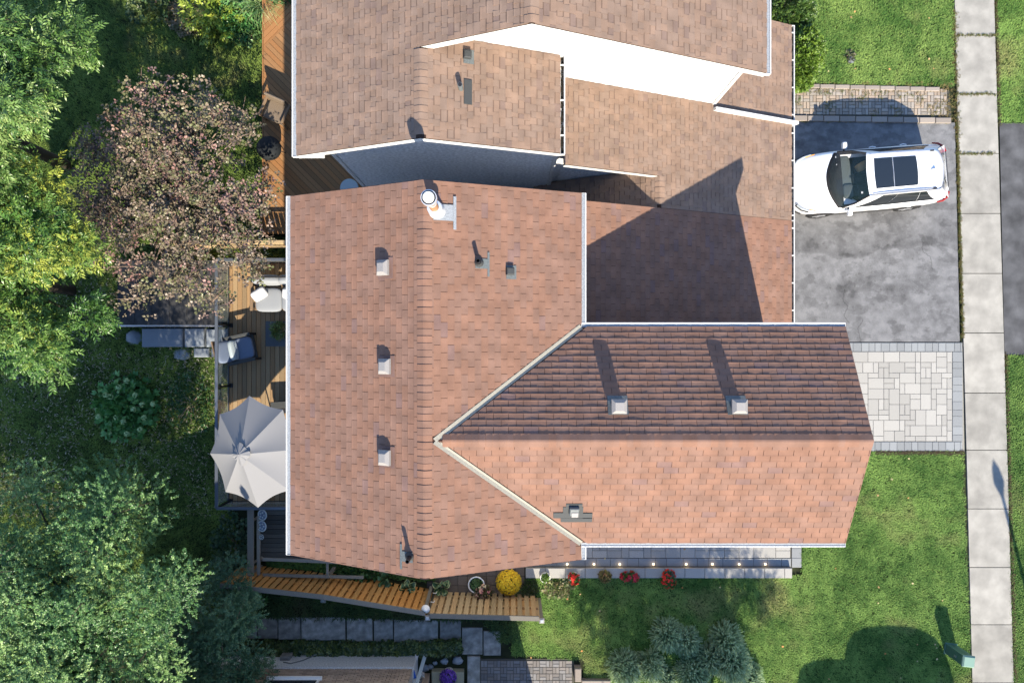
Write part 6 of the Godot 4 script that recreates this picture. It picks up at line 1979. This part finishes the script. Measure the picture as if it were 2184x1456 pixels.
# ---------------------------------------------------------------- the white car
func car() -> void:
	var o := thing("parked_car", "white SUV with black panoramic sunroof parked on the asphalt driveway", "car", Vector3(10.78, 0.012, -4.9), deg_to_rad(4.6))
	# stations: x, half width, top height, crown
	var S := [[-2.27, 0.50, 0.66, 0.01], [-2.24, 0.62, 0.74, 0.015], [-2.16, 0.74, 0.82, 0.02], [-2.0, 0.83, 0.89, 0.03], [-1.75, 0.88, 0.945, 0.035], [-1.4, 0.905, 1.0, 0.04], [-1.05, 0.915, 1.045, 0.03], [-0.5, 0.915, 1.05, 0.02], [0.3, 0.915, 1.06, 0.02], [1.1, 0.91, 1.085, 0.02], [1.7, 0.89, 1.10, 0.02], [2.0, 0.86, 1.09, 0.02], [2.16, 0.81, 1.06, 0.02], [2.26, 0.72, 1.0, 0.01], [2.29, 0.6, 0.94, 0.0]]
	var rings := []
	for s in S:
		var x: float = s[0]; var w: float = s[1]; var t: float = s[2]; var c: float = s[3]
		var yb := 0.22 if x > -2.2 and x < 2.2 else 0.38
		var half := [Vector2(w - 0.10, yb), Vector2(w - 0.03, yb + 0.12), Vector2(w - 0.012, yb + 0.28), Vector2(w, t * 0.66), Vector2(w - 0.012, t - 0.13), Vector2(w - 0.045, t - 0.055), Vector2(w - 0.11, t - 0.012), Vector2(w - 0.2, t + c * 0.4), Vector2(w * 0.5, t + c)]
		var cab := x > -1.0 and x < 1.75
		var ring := []
		for k in 9:
			var p: Vector2 = half[k]
			if cab and k == 8: p = Vector2(w * 0.55, t - 0.3)
			ring.append(Vector3(x, p.y, -p.x))
		ring.append(Vector3(x, t + c * 1.15 if not cab else t - 0.3, 0))
		for k in 9:
			var p: Vector2 = half[8 - k]
			if cab and k == 0: p = Vector2(w * 0.55, t - 0.3)
			ring.append(Vector3(x, p.y, p.x))
		rings.append(ring)
	var st := mb(true)
	for i in rings.size() - 1:
		for k in 18: quad(st, rings[i][k], rings[i][k + 1], rings[i + 1][k + 1], rings[i + 1][k])
		quad(st, rings[i][18], rings[i][0], rings[i + 1][0], rings[i + 1][18])
	for r in [rings[0], rings[-1]]:
		var mid := Vector3(r[9].x, 0.6, 0)
		for k in 19: tri(st, mid, r[k], r[(k + 1) % 19])
	obj("body", st, M.carpaint, o, true)
	# cabin: skin from belt to roof
	var skin := func(u: float, v: float, side: float, off: float) -> Vector3:
		var bxx := lerpf(-1.02, 2.10, u); var rxx := lerpf(-0.40, 1.72, u)
		var p := Vector3(lerpf(bxx, rxx, v), lerpf(1.03 + 0.06 * u, 1.555 - 0.02 * u - 0.04 * absf(u - 0.3), v), lerpf(0.855 - 0.07 * u * u, 0.615 - 0.03 * u, v) + 0.035 * sin(PI * v) + off)
		p.z *= side
		return p
	var cb := mb(true)
	for side in [-1.0, 1.0]:
		for i in 16:
			for j in 6:
				quad(cb, skin.call(i / 16.0, j / 6.0, side, 0), skin.call((i + 1) / 16.0, j / 6.0, side, 0), skin.call((i + 1) / 16.0, (j + 1) / 6.0, side, 0), skin.call(i / 16.0, (j + 1) / 6.0, side, 0))
	# roof with soft shoulders
	var roof := func(u: float, s: float, off: float) -> Vector3:
		var e: Vector3 = skin.call(u, 1.0, 1.0, 0.0)
		var y: float = e.y + 0.075 * (1.0 - pow(absf(s), 3.2))
		return Vector3(e.x + (0.07 * (absf(s) * absf(s) - 1.0) * (1.0 - u) + 0.08 * (1.0 - s * s) * u), y + off, e.z * s)
	for i in 16:
		for j in 16:
			var s0 := j / 8.0 - 1.0; var s1 := (j + 1) / 8.0 - 1.0
			quad(cb, roof.call(i / 16.0, s0, 0), roof.call((i + 1) / 16.0, s0, 0), roof.call((i + 1) / 16.0, s1, 0), roof.call(i / 16.0, s1, 0))
	# tail
	for j in 16:
		var s0 := j / 8.0 - 1.0; var s1 := (j + 1) / 8.0 - 1.0
		var b0: Vector3 = skin.call(1.0, 0.0, 1.0, 0.0)
		var a: Vector3 = roof.call(1.0, s0, 0); var b: Vector3 = roof.call(1.0, s1, 0)
		quad(cb, a, b, Vector3(2.18, b0.y, b0.z * s1), Vector3(2.18, b0.y, b0.z * s0))
	obj("cabin", cb, M.carpaint, o, true)
	# side windows
	for side in [-1.0, 1.0]:
		for pane in [[0.12, 0.411, 0.0], [0.415, 0.711, 0.0], [0.715, 0.89, 0.0]]:
			var g := mb(true)
			for i in 6:
				for j in 4:
					var uu := func(i2: int, j2: int) -> Vector3:
						var v := lerpf(0.01, 0.93, j2 / 4.0)
						var u := lerpf(pane[0], pane[1], i2 / 6.0)
						if pane[0] < 0.2: u = lerpf(lerpf(0.10, 0.22, v), pane[1], i2 / 6.0)
						if pane[1] > 0.8: u = lerpf(pane[0], lerpf(0.90, 0.80, v), i2 / 6.0)
						return skin.call(u, v, side, 0.007)
					quad(g, uu.call(i, j), uu.call(i + 1, j), uu.call(i + 1, j + 1), uu.call(i, j + 1))
			obj("side_window", g, M.darkglass, o, true)
	# windscreen, bowed forward at its foot
	var foot := func(s: float) -> Vector3: return Vector3(-1.02 - 0.30 * (1.0 - s * s), 1.05 + 0.03 * (1.0 - s * s), 0.83 * s)
	var ws := mb(true)
	var cowl := mb(true)
	for j in 16:
		var s0 := j / 8.0 - 1.0; var s1 := (j + 1) / 8.0 - 1.0
		for i in 6:
			var p := func(s: float, i2: int) -> Vector3:
				var f: Vector3 = foot.call(s); var t: Vector3 = roof.call(0.0, s, 0)
				return f.lerp(t, i2 / 6.0) + Vector3(-0.02, 0.03, 0) * sin(PI * i2 / 6.0)
			quad(ws, p.call(s0, i), p.call(s1, i), p.call(s1, i + 1), p.call(s0, i + 1))
		var f0: Vector3 = foot.call(s0); var f1: Vector3 = foot.call(s1)
		quad(cowl, f0 + Vector3(-0.07, -0.012, 0), f1 + Vector3(-0.07, -0.012, 0), Vector3(-0.93, f1.y + 0.012, f1.z * 0.98), Vector3(-0.93, f0.y + 0.012, f0.z * 0.98))
		quad(cowl, f0 + Vector3(-0.07, -0.012, 0), f0 + Vector3(-0.07, -0.08, 0), f1 + Vector3(-0.07, -0.08, 0), f1 + Vector3(-0.07, -0.012, 0))
	obj("windscreen", ws, M.screenglass, o, true)
	obj("cowl", cowl, M.trim, o, true)
	for side in [-1.0, 1.0]:
		var ap := mb()
		tube(ap, [foot.call(side) + Vector3(0.02, 0, 0.0), skin.call(0.0, 0.5, side, 0.0), roof.call(0.0, side, 0.0)], 0.03, 0.03, 8)
		obj("pillar", ap, M.trim, o)
	for w in [[-0.25, 0.55], [0.35, 0.5]]:
		var wp := mb()
		tube(wp, [foot.call(w[0]) + Vector3(-0.01, 0.03, 0), foot.call(w[0] + 0.5) + Vector3(0.05, 0.06, -0.05)], 0.009, 0.007, 6)
		obj("wiper", wp, M.trim, o)
	# inside
	var dash := mb(true)
	cushion(dash, Vector3(-0.86, 0.98, 0), Vector3(0.46, 0.17, 1.5), Transform3D.IDENTITY, 0.05)
	obj("dashboard", dash, mk(0.10, 0.12, 0.12, 0.8), o, true)
	var bin := mb(true)
	cushion(bin, Vector3(-0.78, 1.05, 0.36), Vector3(0.3, 0.12, 0.44), Transform3D.IDENTITY, 0.1)
	obj("instrument_hood", bin, mk(0.07, 0.085, 0.09, 0.8), o, true)
	var wheel := mb(true)
	var ring := []
	for i in 25: ring.append(Vector3(-0.55 + 0.07 * cos(TAU * i / 24), 1.0 + 0.15 * cos(TAU * i / 24), 0.37 + 0.18 * sin(TAU * i / 24)))
	tube(wheel, ring, 0.016, 0.016, 8, false)
	obj("steering_wheel", wheel, M.black, o, true)
	var liner := mb()
	for side in [-1.0, 1.0]:
		quad(liner, Vector3(-0.97, 1.065, side * 0.76), Vector3(1.7, 1.11, side * 0.74), Vector3(1.7, 0.83, side * 0.47), Vector3(-0.97, 0.78, side * 0.47))
		quad(liner, Vector3(-0.97, 1.066, side * 0.76), Vector3(1.7, 1.112, side * 0.74), Vector3(1.7, 1.112, side * 0.82), Vector3(-0.97, 1.068, side * 0.86))
	obj("door_trim", liner, M.trim, o)
	bx("cabin_floor", Vector3(0.3, 0.80, 0), Vector3(2.5, 0.02, 1.6), M.black, o)
	for z in [-0.37, 0.37]:
		var se := mb(true)
		cushion(se, Vector3(-0.18, 0.85, z), Vector3(0.55, 0.16, 0.5), Transform3D.IDENTITY, 0.1)
		cushion(se, Vector3(0.16, 1.12, z), Vector3(0.18, 0.6, 0.5), Transform3D.IDENTITY, 0.1)
		cushion(se, Vector3(0.22, 1.46, z), Vector3(0.1, 0.16, 0.26), Transform3D.IDENTITY, 0.1)
		obj("seat", se, M.trim, o, true)
	bx("console", Vector3(-0.3, 0.9, 0), Vector3(0.7, 0.14, 0.22), M.trim, o, 0.02)
	bx("console_screen", Vector3(-0.62, 1.06, 0.0), Vector3(0.03, 0.13, 0.26), M.darkglass, o, 0.005)
	var bag := mb(true)
	cushion(bag, Vector3.ZERO, Vector3(0.34, 0.2, 0.24), Transform3D(Basis(Vector3.UP, 0.5), Vector3(-0.28, 1.0, -0.36)), 0.4)
	tag(obj("paper_bag", bag, mk(0.42, 0.30, 0.15, 0.8), o, true), "tan paper bag on the passenger seat")
	bx("sticker", foot.call(0.72).lerp(roof.call(0.0, 0.78, 0), 0.82) + Vector3(-0.02, 0.0, 0), Vector3(0.05, 0.012, 0.06), M.pillow, o)
	# sunroof
	for pane in [[0.10, 0.34], [0.35, 0.66]]:
		var g := mb(true)
		for i in 6:
			for j in 8:
				var s0 := (j / 4.0 - 1.0) * 0.72; var s1 := ((j + 1) / 4.0 - 1.0) * 0.72
				var u0 := lerpf(pane[0], pane[1], i / 6.0); var u1 := lerpf(pane[0], pane[1], (i + 1) / 6.0)
				quad(g, roof.call(u0, s0, 0.006), roof.call(u1, s0, 0.006), roof.call(u1, s1, 0.006), roof.call(u0, s1, 0.006))
		obj("sunroof_pane", g, M.darkglass, o, true)
	var div := mb()
	tube(div, [roof.call(0.345, -0.72, 0.006), roof.call(0.345, 0.0, 0.008), roof.call(0.345, 0.72, 0.006)], 0.008, 0.008, 6)
	obj("sunroof_divider", div, M.alloy, o)
	for side in [-1.0, 1.0]:
		var rl := mb()
		var pts := []
		for i in 9:
			var u := lerpf(0.05, 0.90, i / 8.0)
			var q: Vector3 = roof.call(u, 0.93 * side, 0.0)
			pts.append(q + Vector3(0, 0.045 * pow(sin(PI * clampf(i / 8.0, 0.04, 0.96)), 0.4), 0))
		tube(rl, pts, 0.017, 0.017, 8)
		obj("roof_rail", rl, M.alloy, o)
		bx("rail_foot", roof.call(0.90, 0.93 * side, 0.02), Vector3(0.12, 0.05, 0.04), M.trim, o, 0.01)
		# mirror
		var mr := mb(true)
		cushion(mr, Vector3(-0.80, 1.1, side * 1.0), Vector3(0.13, 0.14, 0.2), Transform3D.IDENTITY, 0.2)
		var mo := obj("wing_mirror", mr, M.carpaint, o, true)
		var arm := mb()
		tube(arm, [Vector3(-0.80, 1.05, side * 0.86), Vector3(-0.80, 1.08, side * 1.0)], 0.03, 0.025, 8)
		obj("arm", arm, M.trim, mo)
		# door handles, sill, headlamps, tail lamps
		for x in [0.12, 1.05]:
			var hd := mb()
			tube(hd, [Vector3(x - 0.1, 0.93, side * 0.925), Vector3(x, 0.935, side * 0.945), Vector3(x + 0.1, 0.93, side * 0.925)], 0.013, 0.013, 6)
			obj("door_handle", hd, M.carpaint, o)
		bx("sill", Vector3(0.0, 0.27, side * 0.885), Vector3(1.9, 0.14, 0.04), M.trim, o, 0.01)
		var hl := mb()
		tube(hl, [Vector3(-2.19, 0.78, side * 0.60), Vector3(-2.10, 0.83, side * 0.72), Vector3(-1.95, 0.865, side * 0.795), Vector3(-1.72, 0.90, side * 0.85)], 0.05, 0.022, 8)
		obj("headlamp", hl, M.lens, o)
		var hb := mb()
		tube(hb, [Vector3(-2.23, 0.735, side * 0.60), Vector3(-2.10, 0.79, side * 0.77), Vector3(-1.9, 0.83, side * 0.855)], 0.035, 0.02, 8)
		obj("headlamp_bezel", hb, M.trim, o)
		var am := mb()
		tube(am, [Vector3(-1.9, 0.885, side * 0.79), Vector3(-1.62, 0.925, side * 0.85)], 0.014, 0.010, 6)
		obj("indicator", am, M.amber, o)
		var fg := mb()
		tube(fg, [Vector3(-2.26, 0.48, side * 0.52), Vector3(-2.16, 0.5, side * 0.74), Vector3(-2.02, 0.52, side * 0.83)], 0.05, 0.03, 8)
		obj("bumper_intake", fg, M.trim, o)
		var tl := mb()
		tube(tl, [Vector3(2.24, 1.0, side * 0.60), Vector3(2.17, 1.03, side * 0.76), Vector3(2.03, 1.04, side * 0.855), Vector3(1.86, 1.03, side * 0.885)], 0.05, 0.02, 8)
		obj("tail_lamp", tl, M.redlens, o)
		for x in [-1.37, 1.31]:
			var wn := thing_part("wheel", o)
			wn.position = Vector3(x, 0.345, side * 0.83)
			var f := Transform3D(Basis(Vector3.RIGHT, side * PI / 2), Vector3.ZERO)
			var ty := mb()
			lathe(ty, [Vector2(0.22, 0.105), Vector2(0.30, 0.112), Vector2(0.34, 0.095), Vector2(0.345, 0.06), Vector2(0.345, -0.09), Vector2(0.2, -0.1)], 28, f)
			obj("tyre", ty, M.tyre, wn)
			var rm := mb()
			lathe(rm, [Vector2(0.225, 0.106), Vector2(0.215, 0.09), Vector2(0.2, 0.05), Vector2(0, 0.05)], 28, f)
			obj("rim", rm, M.trim, wn)
			for k in 5:
				var sp := mb()
				box(sp, Vector3(0, 0.095, 0.11), Vector3(0.05, 0.02, 0.2), f * Transform3D(Basis(Vector3.UP, TAU * k / 5), Vector3.ZERO), 0.004)
				obj("spoke", sp, M.alloy, wn)
			var hub := mb()
			lathe(hub, [Vector2(0.04, 0.09), Vector2(0.035, 0.108), Vector2(0, 0.11)], 14, f)
			obj("hub", hub, M.alloy, wn)
			var ar := mb(true)
			var arc := []
			for k in 13:
				var a := PI * k / 12.0
				arc.append(Vector3(x + cos(a) * 0.40, 0.34 + sin(a) * 0.38, side * 0.892))
			tube(ar, arc, 0.035, 0.035, 6)
			obj("wheel_arch", ar, M.trim, o, true)
	var gr := mb()
	box(gr, Vector3(-2.285, 0.62, 0), Vector3(0.03, 0.16, 0.86), Transform3D.IDENTITY, 0.008)
	obj("grille", gr, M.trim, o)
	bx("rear_window", Vector3(2.06, 1.32, 0), Vector3(0.02, 0.36, 1.02), M.darkglass, o, 0.006).rotation.z = 0.62
	var fin := mb()
	prism(fin, PackedVector2Array([Vector2(-0.09, 0), Vector2(0.07, 0), Vector2(0.07, 0.07), Vector2(0.045, 0.075)]), Transform3D(Basis(Vector3(1, 0, 0), Vector3(0, 0, 1), Vector3(0, 1, 0)), roof.call(0.86, 0.0, 0.0)), -0.012, 0.012)
	obj("antenna_fin", fin, M.alloy, o)

# ---------------------------------------------------------------- odds and ends
func small_things() -> void:
	# green utility pedestal by the pavement
	var o := thing("utility_pedestal", "green metal utility pedestal with pale lid on the lawn by the pavement", "utility box", Vector3(13.74, 0.0, 9.62), -0.12)
	bx("cabinet", Vector3(0, 0.44, 0), Vector3(0.34, 0.88, 0.30), M.green, o, 0.015)
	bx("lid", Vector3(0, 0.905, 0), Vector3(0.37, 0.09, 0.34), M.greenlid, o, 0.035)
	bx("hasp", Vector3(-0.176, 0.55, 0.02), Vector3(0.014, 0.1, 0.06), M.alloy, o)
	bx("door_seam", Vector3(0, 0.44, -0.151), Vector3(0.01, 0.8, 0.004), M.black, o)
	bx("base_flange", Vector3(0, 0.04, 0), Vector3(0.4, 0.05, 0.36), M.green, o, 0.01)
	# porch of the brick house: step, lumber, rubble
	o = thing("door_step", "pale yellowish step below the violet flowers", "step", Vector3(-2.05, 0, 10.9))
	bx("tread", Vector3(0.05, 0.12, 0), Vector3(1.0, 0.26, 1.3), mk(0.36, 0.35, 0.25, 0.9, "soft", Vector3.ONE * 2, true), o, 0.02)
	bx("riser", Vector3(-0.62, 0.35, 0.1), Vector3(0.2, 0.7, 1.2), M.brickwall[3], o, 0.01)
	var boards := [["long pale plank leaning at the brick house corner", -3.02, 0.22, M.pillow], ["second pale plank leaning beside the long one", -2.78, 0.12, M.palecloth]]
	for b in boards:
		o = tag(beam("plank", Vector3(b[1] + 0.12, 0.06, 9.62), Vector3(b[1] - b[2], 1.5, 10.35), 0.11, 0.035, b[3], self), b[0], "plank")
	o = tag(bx("blue_cloth", Vector3(-2.96, 0.95, 10.0), Vector3(0.12, 0.05, 0.24), mk(0.03, 0.09, 0.32, 0.8), self, 0.015, 0.3), "small blue cloth on the leaning planks", "cloth")
	o = thing("bucket", "white bucket at the foot of the brick house wall, bottom edge", "bucket", Vector3(-2.85, 0.0, 10.45))
	var st := mb()
	lathe(st, [Vector2(0, 0.02), Vector2(0.12, 0), Vector2(0.15, 0.32), Vector2(0.135, 0.32), Vector2(0.11, 0.04), Vector2(0, 0.04)], 20)
	obj("pail", st, M.pot, o)
	var hd := mb()
	tube(hd, [Vector3(-0.15, 0.3, 0), Vector3(-0.1, 0.4, 0.05), Vector3(0.1, 0.4, 0.05), Vector3(0.15, 0.3, 0)], 0.006, 0.006, 6)
	obj("handle", hd, M.alloy, o)
	var names := ["round grey cobble beside the plank foot", "brown grey cobble left of the pale step", "broken grey stone north of the step", "small tan cobble at the rubble's left end", "flat grey stone at the path corner"]
	var spots := [[928, 1414], [918, 1422], [948, 1410], [906, 1424], [976, 1408]]
	for i in 5:
		rock(at(spots[i][0], spots[i][1], 0.0), Vector3(0.12, 0.08, 0.1) * (0.7 + 0.2 * i), names[i])
	o = tag(bx("clay_block", at(862, 1396, 0.1), Vector3(0.22, 0.2, 0.26), M.kerbbrick[1], self, 0.015, 0.2), "pinkish block in the ivy against the foundation", "block")
